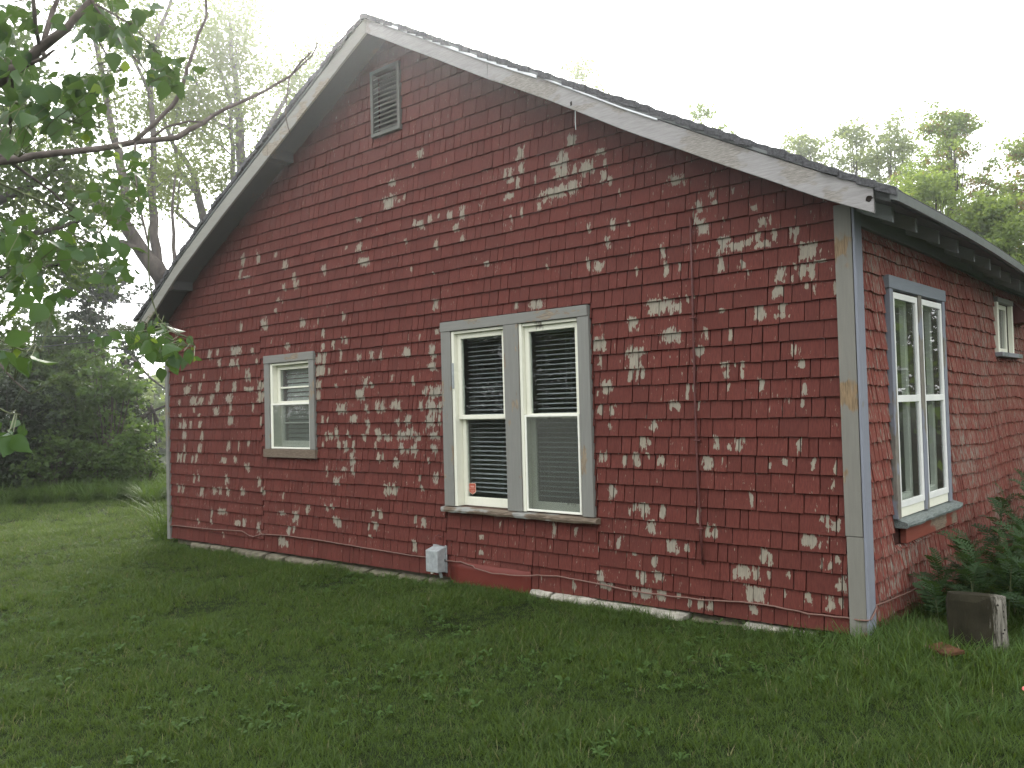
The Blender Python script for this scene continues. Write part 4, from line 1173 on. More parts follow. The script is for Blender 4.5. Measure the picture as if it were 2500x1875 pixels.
tree('cottonwood_tree', 'tall pale-leaved tree with many upright stems just left of the roof peak', base, [
    ([base, at(600, 760, D), at(590, 600, D)], 0.36, 0.28, False),
    (px([(590, 600), (540, 570), (500, 545), (483, 477), (472, 423), (423, 353), (395, 280)], D, .3), 0.16, 0.04, True),
    (px([(590, 600), (592, 500), (591, 407), (586, 325), (580, 260), (575, 179), (564, 100), (560, 40)], D, .3), 0.19, 0.035, True),
    (px([(590, 600), (570, 520), (568, 430), (564, 325), (567, 260), (540, 180), (520, 120)], D, .5), 0.10, 0.03, True),
    (px([(590, 600), (612, 480), (629, 363), (673, 282), (705, 225), (730, 160)], D, .5), 0.14, 0.03, True),
    (px([(590, 600), (660, 520), (700, 430), (740, 330), (770, 250)], D, .5), 0.13, 0.03, True),
    (px([(483, 477), (440, 420), (420, 330), (440, 250)], D, .5), 0.07, 0.02, True),
    (px([(586, 325), (530, 300), (490, 240), (470, 170)], D, .5), 0.06, 0.02, True),
    (px([(570, 560), (480, 560), (430, 520), (440, 440)], D, .5), 0.08, 0.02, True),
    ], 'fresh', 0.105, 52, 0.33, start=0.2, step=0.7, length=2.2, up=0.35)

# dense broad-leaved crown over the left edge
D = 12.5
base = foot(at(-230, 1100, D))
tree('elm_tree', 'leafy dark tree filling the upper left behind the hanging branches', base, [
    ([base, at(-200, 800, D), at(-150, 560, D)], 0.22, 0.16, False),
    (px([(-150, 560), (-60, 420), (20, 300), (60, 200)], D, .6), 0.10, 0.03, True),
    (px([(-150, 560), (-20, 500), (110, 430), (190, 360)], D, .8), 0.09, 0.02, True),
    (px([(-150, 600), (0, 590), (130, 560), (230, 530)], D, .8), 0.08, 0.02, True),
    (px([(-190, 700), (-50, 680), (60, 660), (160, 640)], D, .8), 0.07, 0.02, True),
    (px([(-150, 560), (-130, 350), (-60, 220), (-20, 120)], D, .8), 0.09, 0.02, True),
    ], 'mid', 0.095, 26, 0.20, start=0.12, step=0.42, length=1.05, up=0.25, droop=0.4)

# the thicket at the edge of the lawn
def bush(name, label, cx, cy_top, cy_bot, halfw, D, leafmat, leaf, count, group=None, cat='shrub', tiers=26, shape=0.9, zflat=0.8, depthr=1.4, stem='bark'):
    """a shrub or small tree between two heights of the picture: stems fan out to clumps that fill an uneven crown"""
    top = at(cx, cy_top, D)
    b = foot(at(cx, cy_bot, D))
    h = top.z - b.z
    hw = halfw / 2080 * D
    t = empty(name, b, label, cat, group)
    mb = MB()
    cs = []
    for i in range(tiers):
        f = rnd.uniform(0.12, 1.0)
        a = rnd.uniform(0, 2 * PI)
        env = (math.sin(min(1, f * 1.15) * PI * shape) ** 0.6) if f < 0.99 else 0.15
        rr = hw * env * math.sqrt(rnd.uniform(0.15, 1))
        c = Vector((math.cos(a) * rr, math.sin(a) * rr * depthr * 0.7, h * f * rnd.uniform(0.9, 1.0)))
        cs.append(c)
        mb.tube([Vector((rnd.uniform(-.1, .1) * hw, 0, 0)), c * 0.45 + Vector((0, 0, h * 0.08)), c], [0.02 + h * 0.004, 0.014 + h * .002, 0.006], 4, cap=False)
    mb.build('stem' if cat != 'tree' else 'trunk', M[stem], t)
    per = max(5, count // (tiers * 5))
    sub = []
    cr_ = hw * 0.36 + 0.12
    for c in cs:
        for k in range(5):
            sub.append(c + Vector((rnd.gauss(0, cr_ * .6), rnd.gauss(0, cr_ * .6), rnd.gauss(0, cr_ * .42))))
    sub = [s_ for s_ in sub if s_.z > 0.05]
    leaf_mesh('crown', clumps(sub, max(3, int(per * 0.8)), cr_ * 0.23, flat=0.55), leaf * 1.3, M[leafmat], t, droop=0.25)
    return t
g_th = None
bush('juniper_tree', 'tall dark bushy tree standing above the thicket left of the house', 232, 640, 1120, 95, 25.0, 'dark', 0.10, 15000, cat='tree', tiers=60)
bush('juniper_tree', 'dark narrow tree in the thicket close to the left eave', 303, 700, 1120, 34, 26.0, 'dark', 0.08, 2600, cat='tree', tiers=26)
bush('thicket_tree', 'mid green tree behind the cables at the far left', 60, 740, 1150, 120, 24.0, 'mid', 0.10, 13000, cat='tree', tiers=52)
bush('thicket_tree', 'broad grey-green tree between the far-left tree and the tall dark one', 150, 780, 1150, 85, 23.5, 'mid', 0.10, 9000, cat='tree', tiers=44)
bush('dark_shrub', 'very dark shrub mass at the left edge of the lawn', 20, 930, 1205, 110, 20.5, 'dark', 0.09, 13000, tiers=50)
bush('dark_shrub', 'very dark shrub in the middle of the thicket behind the pale maple', 180, 960, 1190, 90, 22.5, 'dark', 0.09, 9000, tiers=40)
bush('maple_sapling', 'bright green maple sapling in front of the thicket', 268, 860, 1170, 78, 21.5, 'sapling', 0.10, 6000, tiers=36)
bush('maple_sapling', 'lower light green sapling left of the bright maple sapling', 175, 915, 1180, 70, 21.6, 'mid', 0.10, 5200, tiers=34)
bush('maple_sapling', 'light green sapling nearest the left wall of the house', 296, 925, 1150, 42, 24.0, 'sapling', 0.10, 3200, tiers=26)
bush('pale_shrub', 'low shrub with pale pointed leaves at the left of the lawn edge', 130, 1045, 1185, 60, 20.3, 'mid', 0.085, 2400, tiers=26)
bush('pale_shrub', 'low pale-leaved shrub in the middle of the lawn edge', 235, 1085, 1180, 55, 20.6, 'mid', 0.075, 1500, tiers=22)
bush('pale_shrub', 'low pale-leaved shrub on the lawn edge beside the house', 355, 1100, 1170, 42, 20.8, 'mid', 0.07, 1300, tiers=20)
bush('dark_shrub', 'dark low shrub below the fence post', 322, 1065, 1165, 62, 23.0, 'dark', 0.08, 5000, tiers=30)
# the sunlit field trees seen through the gap
for i, (cx, tp, hw, d_, m_) in enumerate(((330, 925, 50, 46, 'sunny'), (392, 915, 40, 50, 'sunny'), (445, 905, 50, 48, 'sunny'), (250, 870, 70, 52, 'mid'), (120, 850, 90, 54, 'mid'), (-30, 840, 90, 52, 'mid'), (-170, 830, 100, 48, 'mid'), (-330, 800, 110, 44, 'mid'))):
    bush('field_tree', ('left one of the far pale green trees in the gap beside the house', 'middle far pale green tree in the gap beside the house', 'far pale green tree in the gap, nearest the wall')[i] if i < 3 else 'far tree behind the thicket', cx, tp, 1020, hw, d_, m_, 0.20, 3600, 'far trees beyond the thicket' if i >= 3 else 'far field trees in the gap', 'tree', tiers=40)

# post, dead branches, wires
p0 = at(365, 1075, 25.5); z0 = gz(p0.x, p0.y)
t = empty('fence_post', (p0.x, p0.y, z0), 'dark weathered fence post seen through the gap beside the house', 'fence post')
mb = MB(); mb.tube([(0, 0, -0.1), (0.01, 0.0, 0.9), (0.0, 0.02, at(365, 985, 25.5).z - z0)], [0.085, 0.08, 0.075], 8, rough=.08)
mb.build('shaft', M['post'], t)
for q, lab in ((((345, 1020), (375, 1003), (420, 985)), 'broken dark branch lying across the top of the fence post'), (((368, 990), (400, 1060), (420, 1090)), 'thin dead branch leaning right of the fence post'), (((300, 865), (330, 950), (340, 1000)), 'thin dark dead stem in the gap beside the house'),
               (((318, 870), (370, 925), (418, 960)), 'slanting grey dead branch in the gap'), (((376, 1000), (382, 1090)), 'upright dead stick right beside the fence post')):
    mb = MB()
    limb(mb, px(q, 25.0, 0.1), 0.07 if 'broken' in lab else 0.045, 0.02, 5)
    tag(mb.build('dead_branch', M['post']), lab, 'dead branch')
for q, lab in (((( -300, 815), (0, 822), (260, 820), (330, 812), (520, 800)), 'black wire crossing the thicket just below the hanging leaves'), (((-300, 712), (148, 730), (367, 742), (560, 752)), 'thin black wire crossing above the thicket towards the roof'), (((-300, 872), (60, 851), (240, 833), (420, 815)), 'thin black wire slanting up towards the left eave')):
    mb = MB(); mb.tube(px(q, 17.5), 0.011, 5)
    tag(mb.build('overhead_wire', M['black']), lab, 'wire')

# trees behind the house on the right
D = 30
def crown_tree(name, label, cx, top, hw, D, mat, leaf, count, limbs_px, cat='tree', tiers=40, group=None, h0=0.30, mix_=None):
    b = foot(at(cx, 1000, D))
    tp = at(cx, top, D)
    t = empty(name, b, label, cat, group)
    h = tp.z - b.z
    W_ = hw * 1.35 / 2080 * D
    tiers = int(tiers * 1.5); count = int(count * 2.0)
    mb = MB()
    limb(mb, [Vector((0, 0, 0)), Vector((rnd.uniform(-.3, .3), 0, h * 0.45)), Vector((rnd.uniform(-.4, .4), 0, h * 0.92))], 0.035 * h * 0.6, 0.03, 7)
    cs = []
    for i in range(tiers):
        f = rnd.uniform(h0, 0.99)
        a = rnd.uniform(0, 2 * PI)
        g = (f - h0) / (1 - h0)
        env = max(0.12, math.sin(min(1, g * 0.85 + 0.18) * PI) ** 0.7)
        rr = W_ * env * math.sqrt(rnd.uniform(0.2, 1))
        c = Vector((math.cos(a) * rr, math.sin(a) * rr, h * f))
        cs.append(c)
        s0 = Vector((rnd.uniform(-.2, .2), rnd.uniform(-.2, .2), h * max(0.15, f * 0.6)))
        mid = s0.lerp(c, 0.5) + Vector((0, 0, -0.1))
        mb.tube([s0, mid, c], [0.035, 0.022, 0.01], 4, cap=False)
    mb.build('trunk', M['bark'], t)
    cr_ = W_ * 0.23
    sub = []
    for c in cs:
        for k in range(7):
            sub.append(c + Vector((rnd.gauss(0, cr_ * .7), rnd.gauss(0, cr_ * .7), rnd.gauss(0, cr_ * .5))))
    per = max(4, count // len(sub))
    if mix_:
        a = [s_ for s_ in sub if rnd.random() < 0.72]; b2 = [s_ for s_ in sub if rnd.random() < 0.28]
        leaf_mesh('crown', clumps(a, per, cr_ * .3, flat=.6), leaf, M[mat], t)
        leaf_mesh('seed_clusters', clumps(b2, per, cr_ * .25, flat=.6), leaf * 0.9, M[mix_], t)
    else:
        leaf_mesh('crown', clumps(sub, per, cr_ * .3, flat=.6), leaf, M[mat], t)
    return t
crown_tree('treetop_tree', 'sparse little treetop poking above the middle of the right roof slope', 1428, 112, 70, 34, 'pale', 0.11, 700, None, tiers=12, h0=0.72)
crown_tree('treetop_tree', 'small green treetop above the lower right roof slope', 1738, 250, 55, 34, 'sunny', 0.11, 1100, None, tiers=12, h0=0.70)
crown_tree('willow_tree', 'pale hazy tree furthest left of the trees behind the right roof', 1985, 318, 90, 42, 'pale', 0.16, 5000, None, tiers=44, h0=.35)
crown_tree('willow_tree', 'pale tree with open crown between the haziest tree and the reddish maple', 2110, 300, 85, 40, 'pale', 0.15, 4200, None, tiers=40, h0=.35)
crown_tree('willow_tree', 'tall pale open tree just left of the reddish maple', 2205, 285, 80, 38, 'pale', 0.14, 4200, None, tiers=36, h0=.35)
crown_tree('maple_tree', 'tall maple with reddish seed clusters above the right eave', 2345, 268, 110, 30, 'sunny', 0.12, 10000, None, tiers=60, h0=.35, mix_='brownish')
crown_tree('maple_tree', 'lower bright green maple in front of the reddish one', 2285, 425, 110, 26, 'sunny', 0.12, 9000, None, tiers=56, h0=.35)
crown_tree('maple_tree', 'mid green tree over the right end of the eave', 2440, 500, 110, 24, 'sunny', 0.12, 9000, None, tiers=56, h0=.3)
crown_tree('maple_tree', 'large dim maple at the right edge of the view', 2560, 330, 130, 30, 'sunny', 0.13, 9000, None, tiers=56, h0=.3, mix_='brownish')
crown_tree('maple_tree', 'darker green tree low behind the right roof end', 2180, 470, 90, 34, 'sunny', 0.13, 6000, None, tiers=46, h0=.3)

# what the window panes mirror: trees, a shed and a hedge across the yard, beyond the photographer
def yard_tree(label, x, y, h, w, mat, count=2600, leaf=0.28, trunk=0.25, group=None):
    b = Vector((x, y, gz(x, y)))
    t = empty('yard_tree', b, label, 'tree', group)
    mb = MB()
    limb(mb, [Vector((0, 0, 0)), Vector((w * .06, 0, h * .4)), Vector((-w * .05, w * .04, h * .9))], trunk, 0.05, 7)
    cs = []
    for i in range(34):
        f = rnd.uniform(0.1, 1); a = rnd.uniform(0, 2 * PI)
        rr = w / 2 * math.sin(min(1, f * .85 + .15) * PI) ** .6 * math.sqrt(rnd.uniform(.2, 1))
        c = Vector((math.cos(a) * rr, math.sin(a) * rr, h * f)); cs.append(c)
        mb.tube([Vector((0, 0, h * max(.15, f - .2))), c], [0.05, 0.015], 4, cap=False)
    mb.build('trunk', M['bark_light'] if trunk > .3 else M['bark'], t)
    leaf_mesh('crown', clumps(cs, count * 5 // 34, w * 0.13), leaf, M[mat], t)
for i, (x, y, h, w) in enumerate(((-34, -26, 9, 9), (-27, -27, 10, 9), (-20, -27, 9.5, 9), (-13, -24, 8, 7), (-42, -22, 10, 10), (6, -24, 9, 8), (13, -22, 9, 8), (-2, -27, 8, 8), (-48, -12, 10, 10), (-46, -2, 9, 10), (20, -16, 9, 9))):
    yard_tree('dense tree across the yard behind the photographer, seen only in the glass', x, y, h, w, 'dark' if i % 2 else 'mid', group='trees across the yard')
for i, (x, y, h, w) in enumerate(((7.0, 12, 13, 8), (12, 22, 15, 10), (19, 30, 14, 11), (5, 34, 16, 11), (24, 18, 12, 10), (26, 6, 10, 9), (1.5, 40, 16, 11), (11, 42, 17, 12))):
    yard_tree('tree beyond the side wall, mirrored in the tall side windows', x, y, h, w, 'mid' if i % 2 else 'bright', group='trees beyond the side wall', trunk=0.42 if i == 0 else .25)
shd = empty('shed', (12.0, 27.0, 0), 'grey shed with a white roof beyond the side wall', 'shed', rz=0.4)
mb = MB(); mb.box(-3, 3, -2, 2, -0.1, 2.6); mb.build('wall', M['shed'], shd)
mb = MB(); mb.hexa([(-3.3, -2.4, 2.605), (3.3, -2.4, 2.605), (3.3, 2.4, 2.605), (-3.3, 2.4, 2.605), (-3.3, -0.1, 3.9), (3.3, -0.1, 3.9), (3.3, 0.1, 3.9), (-3.3, 0.1, 3.9)])
mb.build('roof', M['white_roof'], shd)

# ---- the fruit tree whose branches hang into the view from the left
fb = foot(at(-620, 1100, 3.6))
FT = empty('fruit_tree', fb, 'fruit tree with broad leaves whose branches hang into the upper left of the view', 'tree')
o0 = Vector(fb)
def fbranch(pts, r0, r1, mat='bark_light', n=7):
    mb = MB()
    p = limb(mb, [Vector(q) - o0 for q in pts], r0, r1, n, rough=0.14)
    o = mb.build('branch', M[mat], FT, smooth=True)
    return [q + o0 for q in p]
crotch = at(-600, 560, 3.6)
mb = MB(); limb(mb, [Vector((0, 0, 0)), (crotch - o0) * 0.5 + Vector((.05, 0, 0)), crotch - o0], 0.11, 0.085, 10, rough=.06)
mb.build('trunk', M['bark'], FT, smooth=True)
P = []
P.append(fbranch([crotch] + px([(-200, 330, 3.0), (0, 195, 2.7), (41, 168, 2.7), (95, 119, 2.7), (163, 68, 2.7), (203, 22, 2.75), (250, -40, 2.8), (330, -120, 2.9)], 3), 0.028, 0.0065))
P.append(fbranch([crotch] + px([(-250, 430, 3.2), (0, 393, 3.4), (81, 380, 3.5), (190, 369, 3.6), (325, 347, 3.8), (434, 336, 4.0), (495, 301, 4.1), (539, 271, 4.2), (593, 247, 4.3), (647, 222, 4.4), (707, 187, 4.5), (761, 136, 4.6), (775, 103, 4.6)], 3), 0.020, 0.004))
P.append(fbranch(px([(325, 347, 3.8), (375, 305, 3.85), (407, 271, 3.9), (430, 245, 3.9), (447, 206, 3.9), (455, 180, 3.9), (461, 157, 3.9), (485, 81, 4), (504, 41, 4), (499, -30, 4)], 3), 0.011, 0.006))
P.append(fbranch(px([(372, 335, 3.9), (407, 309, 3.95), (461, 296, 4.0), (495, 298, 4.05)], 3), 0.006, 0.004))
P.append(fbranch(px([(707, 187, 4.5), (700, 235, 4.5), (697, 282, 4.45), (703, 310, 4.4), (709, 328, 4.4)], 3), 0.004, 0.002))
P.append(fbranch(px([(715, 180, 4.5), (735, 150, 4.5), (760, 128, 4.5), (750, 132, 4.5)], 3), 0.006, 0.003))
P.append(fbranch(px([(79, -20, 2.6), (87, 68, 2.65), (98, 117, 2.7), (110, 140, 2.7)], 3), 0.006, 0.007))
P.append(fbranch(px([(146, -20, 2.8), (138, 5, 2.8), (120, 55, 2.75), (106, 108, 2.7)], 3), 0.006, 0.009))
P.append(fbranch(px([(75, 155, 2.7), (100, 145, 2.7), (132, 122, 2.7)], 3), 0.008, 0.003))
P.append(fbranch(px([(-60, 238, 2.6), (0, 241, 2.7), (54, 255, 2.7), (108, 271, 2.75), (176, 298, 2.8), (244, 312, 2.8)], 3), 0.006, 0.002, 'stem'))
P.append(fbranch(px([(30, 150, 2.7), (30, 244, 2.9), (19, 380, 3.3)], 3), 0.005, 0.008))
P.append(fbranch(px([(-60, 330, 2.4), (0, 350, 2.4), (46, 383, 2.4)], 3), 0.004, 0.002, 'stem'))
P.append(fbranch(px([(-60, 425, 2.5), (0, 447, 2.5), (110, 495, 2.6), (200, 540, 2.7), (283, 597, 2.75)], 3), 0.005, 0.0015, 'stem'))
P.append(fbranch(px([(0, 380, 3.4), (60, 420, 3.5), (130, 470, 3.6), (180, 520, 3.7)], 3), 0.008, 0.003))
P.append(fbranch(px([(200, -30, 2.7), (250, 40, 2.7), (300, 110, 2.7), (345, 160, 2.7), (375, 200, 2.7)], 3), 0.005, 0.0015))
P.append(fbranch(px([(215, 20, 2.7), (235, 90, 2.7), (270, 150, 2.7), (300, 172, 2.7)], 3), 0.004, 0.0015))
P.append(fbranch(px([(235, 10, 2.7), (320, 60, 2.7), (360, 100, 2.75)], 3), 0.004, 0.0015))
P.append(fbranch(px([(363, 560, 2.9), (363, 600, 2.9), (363, 667, 2.9), (372, 735, 2.9), (384, 774, 2.9), (406, 798, 2.9), (435, 819, 2.9), (455, 822, 2.9)], 3), 0.0032, 0.0012, 'stem'))
P.append(fbranch(px([(380, 760, 2.9), (360, 790, 2.9), (330, 800, 2.9), (275, 808, 2.9), (245, 812, 2.9)], 3), 0.0025, 0.001, 'stem'))
P.append(fbranch(px([(420, 830, 2.9), (450, 845, 2.9), (478, 850, 2.9)], 3), 0.002, 0.001, 'stem'))
P.append(fbranch(px([(-50, 800, 2.0), (10, 835, 2.0), (55, 855, 2.0), (100, 860, 2.0)], 3), 0.003, 0.001, 'stem'))
P.append(fbranch(px([(-40, 860, 2.2), (0, 890, 2.2), (35, 930, 2.2), (75, 962, 2.2)], 3), 0.003, 0.0015, 'bark_light'))
P.append(fbranch(px([(-40, 985, 2.0), (0, 998, 2.0), (25, 1010, 2.0), (50, 1012, 2.0)], 3), 0.003, 0.001, 'stem'))
P.append(fbranch(px([(363, 600, 2.9), (340, 500, 3.1), (330, 420, 3.5), (330, 350, 3.8)], 3), 0.0035, 0.005, 'bark_light'))
P.append(fbranch(px([(-60, 560, 2.4), (10, 575, 2.4), (60, 610, 2.4), (90, 640, 2.4)], 3), 0.004, 0.0015, 'stem'))

def leaf_shape(name, seed, mat):
    """one broad leaf: toothed, folded along the midrib, tip bent down; its stalk starts at the origin"""
    r = random.Random(seed)
    n = 7
    vs = [(0, 0, 0), (0, 0.14, 0)]
    rows = []
    W_ = [0, 0.19, 0.29, 0.32, 0.27, 0.18, 0.07, 0]
    for i in range(n + 1):
        y = 0.14 + 0.86 * i / n
        z = -0.22 * (i / n) ** 2 + r.uniform(-.01, .01)
        w = W_[i] * (1 + r.uniform(-.05, .05)) if i < 8 else 0
        l = 0.10 * w / .37
        vs += [(-w - r.uniform(0, .02), y + .03, z + l + r.uniform(-.02, .03)), (0, y, z), (w + r.uniform(0, .02), y + .03, z + l + r.uniform(-.02, .03))]
        rows.append(len(vs) - 3)
    fs = []
    for a, b in zip(rows[:-1], rows[1:]):
        fs += [(a, a + 1, b + 1, b), (a + 1, a + 2, b + 2, b + 1)]
    m = len(vs)
    vs += [(-.012, 0, 0), (.012, 0, 0), (.012, .15, 0), (-.012, .15, 0)]
    fs += [(m, m + 1, m + 2, m + 3)]
    me = bpy.data.meshes.new(name)
    me.from_pydata(vs, [], fs)
    me.polygons.foreach_set('use_smooth', [True] * len(me.polygons))
    me.materials.append(M[mat])
    return me
LM = [leaf_shape('leaf', s_, 'fruit_leaf') for s_ in range(4)]
LY = [leaf_shape('young_leaf', s_ + 9, 'young_leaf') for s_ in range(2)]
allp = [q for p in P for q in p]
def hang(cx, cy, d, sx, sy, n, size, young=0.08, dj=0.18):
    c = at(cx, cy, d)
    for i in range(n):
        p = at(cx + rnd.gauss(0, sx), cy + rnd.gauss(0, sy), d + rnd.gauss(0, dj))
        near = min(allp, key=lambda q: (q - p).length_squared)
        y_ = rnd.random() < young
        me = rnd.choice(LY if y_ else LM)
        o = bpy.data.objects.new('leaf', me); C.objects.link(o)
        o.parent = FT
        o.location = p - o0
        d_ = Vector((rnd.gauss(0, .5), rnd.gauss(0, .5), -rnd.uniform(.35, 1.2))).normalized()
        u = Vector((rnd.gauss(0, 1), rnd.gauss(0, 1), rnd.gauss(0, .5)))
        vdir = (CAM - p).normalized()
        nrm = (vdir * rnd.uniform(0.2, 1.0) * rnd.choice((-1, 1)) + u * 0.55)
        nrm = (nrm - d_ * nrm.dot(d_)).normalized()
        xx = d_.cross(nrm)
        s_ = size * rnd.uniform(.6, 1.1) * (0.6 if y_ else 1)
        o.matrix_basis = Matrix.Translation(p - o0) @ Matrix(((xx.x, d_.x, nrm.x, 0), (xx.y, d_.y, nrm.y, 0), (xx.z, d_.z, nrm.z, 0), (0, 0, 0, 1))) @ Matrix.Diagonal((s_, s_, s_, 1))
        if (near - p).length > 0.02: twl.append((near, p))
twl = []
SMALL = []
for a in ((30, 60, 2.7, 22, 40, 9, .07), (20, 130, 2.7, 25, 30, 12, .075), (85, 45, 2.7, 12, 10, 3, .06), (128, 55, 2.8, 10, 10, 3, .06), (250, 20, 2.7, 35, 18, 12, .075), (300, 60, 2.7, 25, 22, 9, .075), (200, 65, 2.7, 18, 22, 4, .06), (325, 90, 2.7, 12, 14, 4, .08), (275, 70, 2.7, 12, 20, 3, .07),
          (195, 185, 2.75, 22, 14, 9, .07), (215, 225, 2.75, 25, 18, 11, .075), (255, 200, 2.75, 12, 12, 4, .06), (375, 10, 2.8, 10, 8, 2, .06),
          (395, 150, 2.8, 20, 16, 9, .055), (415, 190, 2.8, 15, 16, 9, .06), (385, 130, 2.8, 12, 8, 3, .05),
          (60, 215, 2.7, 35, 22, 14, .08), (110, 260, 2.75, 35, 25, 12, .08), (30, 290, 2.8, 25, 25, 8, .08), (175, 290, 2.8, 25, 16, 6, .06), (200, 310, 2.8, 15, 12, 3, .07),
          (300, 375, 3.7, 18, 12, 4, .09), (340, 395, 3.6, 14, 12, 3, .09), (300, 420, 3.4, 18, 12, 5, .08), (270, 450, 3.0, 25, 14, 5, .06), (335, 450, 3.0, 14, 18, 4, .06), (300, 510, 2.8, 25, 20, 7, .06),
          (230, 520, 2.8, 30, 20, 6, .06), (250, 580, 2.75, 22, 16, 6, .065), (290, 640, 2.75, 22, 20, 7, .07), (180, 600, 2.7, 25, 16, 5, .06),
          (40, 560, 2.3, 35, 25, 8, .075), (90, 600, 2.4, 30, 20, 7, .06), (60, 660, 2.3, 30, 18, 6, .06), (95, 745, 2.0, 12, 10, 3, .075), (20, 700, 2.3, 25, 25, 6, .06), (135, 710, 2.3, 12, 10, 2, .05),
          (20, 850, 2.0, 18, 14, 6, .07), (70, 870, 2.0, 14, 6, 2, .05), (20, 1045, 2.0, 10, 10, 4, .085), (52, 1050, 2.0, 6, 8, 1, .07),
          (255, 820, 2.9, 8, 6, 3, .05), (330, 810, 2.9, 12, 14, 6, .06), (370, 830, 2.9, 18, 20, 10, .065), (405, 850, 2.9, 16, 20, 9, .06), (385, 790, 2.9, 12, 8, 4, .045), (430, 860, 2.9, 10, 14, 4, .06), (455, 830, 2.9, 9, 7, 2, .04, .9), (465, 862, 2.9, 8, 8, 3, .045, .7)):
    hang(*a)
    for i in range(int(a[5] * 1.3)):
        SMALL.append(tuple(at(a[0] + rnd.gauss(0, a[3] * 1.25), a[1] + rnd.gauss(0, a[4] * 1.25), a[2] + rnd.gauss(0, .2)) - o0))
OV = np.array([[0, 0, 0], [.22, .25, .05], [.30, .5, .04], [.16, .8, -.06], [0, 1, -.16], [-.16, .8, -.06], [-.30, .5, .04], [-.22, .25, .05], [0, .5, 0]])
leaf_mesh('leaf_sprays', np.array(SMALL), 0.052, M['fruit_leaf'], FT, droop=0.7, tmpl=OV, faces=((0, 1, 8), (1, 2, 8), (2, 3, 8), (3, 4, 8), (4, 5, 8), (5, 6, 8), (6, 7, 8), (7, 0, 8)))['kind'] = 'stuff'
mb = MB()
for a, b in twl:
    m_ = a.lerp(b, 0.5) + Vector((0, 0, 0.02))
    mb.tube([a - o0, m_ - o0, b - o0], [0.0016, 0.0013, 0.001], 3, cap=False)
mb.build('twigs', M['stem'], FT)['kind'] = 'stuff'

# ---- lawn: tufts of real blades
def blade(mb, x, y, h, w, az, lean, bend, z=0.0):
    dx, dy = math.cos(az), math.sin(az)
    px_, py_ = -dy * w / 2, dx * w / 2
    pts = []
    for i, f in enumerate((0, 0.4, 0.75)):
        o = lean * f * h + bend * f * f * h
        ww = (1, 0.9, 0.55)[i]
        c = (x + dx * o, y + dy * o, z + h * f * (1 - 0.35 * bend * f))
        pts += [(c[0] - px_ * ww, c[1] - py_ * ww, c[2]), (c[0] + px_ * ww, c[1] + py_ * ww, c[2])]
    o = lean * h + bend * h
    pts.append((x + dx * o, y + dy * o, z + h * (1 - 0.35 * bend)))
    mb.add(pts, [(0, 1, 3, 2), (2, 3, 5, 4), (4, 5, 6)])
def unlinked(mb, name, mat, col):
    me = bpy.data.meshes.new(name); me.from_pydata([tuple(v) for v in mb.v], [], mb.f)
    rv = []
    me.materials.append(mat)
    a = me.attributes.new('rnd', 'FLOAT', 'FACE')
    k = 3
    vals = []
    r = random.Random(len(mb.f))
    cur = 0
    for i in range(len(me.polygons)):
        if i % k == 0: cur = r.random()
        vals.append(cur)
    a.data.foreach_set('value', vals)
    o = bpy.data.objects.new(name, me)
    col.objects.link(o)
    return o
col_t = bpy.data.collections.new('tuft_kinds')
for s_ in range(13):
    mb = MB()
    for i in range((14 + s_ % 3 * 3) if s_ < 12 else 5):
        a = rnd.uniform(0, 2 * PI); rr = 0.045 * math.sqrt(rnd.random())
        blade(mb, rr * math.cos(a), rr * math.sin(a), rnd.choice((0.02, 0.035, 0.05, 0.072)) * rnd.uniform(.8, 1.15), rnd.uniform(0.0025, 0.0048), rnd.uniform(0, 2 * PI), rnd.uniform(0.1, 0.8), rnd.uniform(0, 0.8))
    unlinked(mb, 'tuft', M['grass'] if s_ < 12 else M['straw'], col_t)
def round_leaf(mb, x, y, ln, w, az, rise):
    dx, dy = math.cos(az), math.sin(az)
    for a, b in ((0.15, 0.5), (0.5, 0.8)):
        pass
    prof = [(0.0, .1), (0.3, .45), (0.6, 1.0), (0.85, .8), (1.0, .05)]
    vs = []
    for f, ww in prof:
        z = rise * math.sin(f * 2.2) * ln
        for s_ in (-1, 1):
            vs.append((x + dx * f * ln - dy * s_ * w / 2 * ww, y + dy * f * ln + dx * s_ * w / 2 * ww, 0.008 + z))
    mb.add(vs, [(i * 2, i * 2 + 1, i * 2 + 3, i * 2 + 2) for i in range(4)])
col_w = bpy.data.collections.new('weed_kinds')
for s_ in range(4):
    mb = MB()
    for i in range(4 + s_):
        round_leaf(mb, 0, 0, rnd.uniform(.045, .085), rnd.uniform(.018, .032), rnd.uniform(0, 2 * PI), rnd.uniform(.25, .7))
    for i in range(6):
        round_leaf(mb, rnd.uniform(-.03, .03), rnd.uniform(-.03, .03), rnd.uniform(.015, .03), rnd.uniform(.012, .02), rnd.uniform(0, 2 * PI), rnd.uniform(.6, 1.2))
    unlinked(mb, 'weed', M['weed'], col_w)
col_l = bpy.data.collections.new('long_kinds')
for s_ in range(5):
    mb = MB()
    for i in range(16):
        a = rnd.uniform(0, 2 * PI); rr = 0.05 * math.sqrt(rnd.random())
        blade(mb, rr * math.cos(a), rr * math.sin(a), rnd.uniform(0.09, 0.24), rnd.uniform(0.004, 0.008), rnd.uniform(0, 2 * PI), rnd.uniform(0.05, 0.5), rnd.uniform(0.2, 1.1))
    unlinked(mb, 'tuft', M['tallgrass'], col_l)

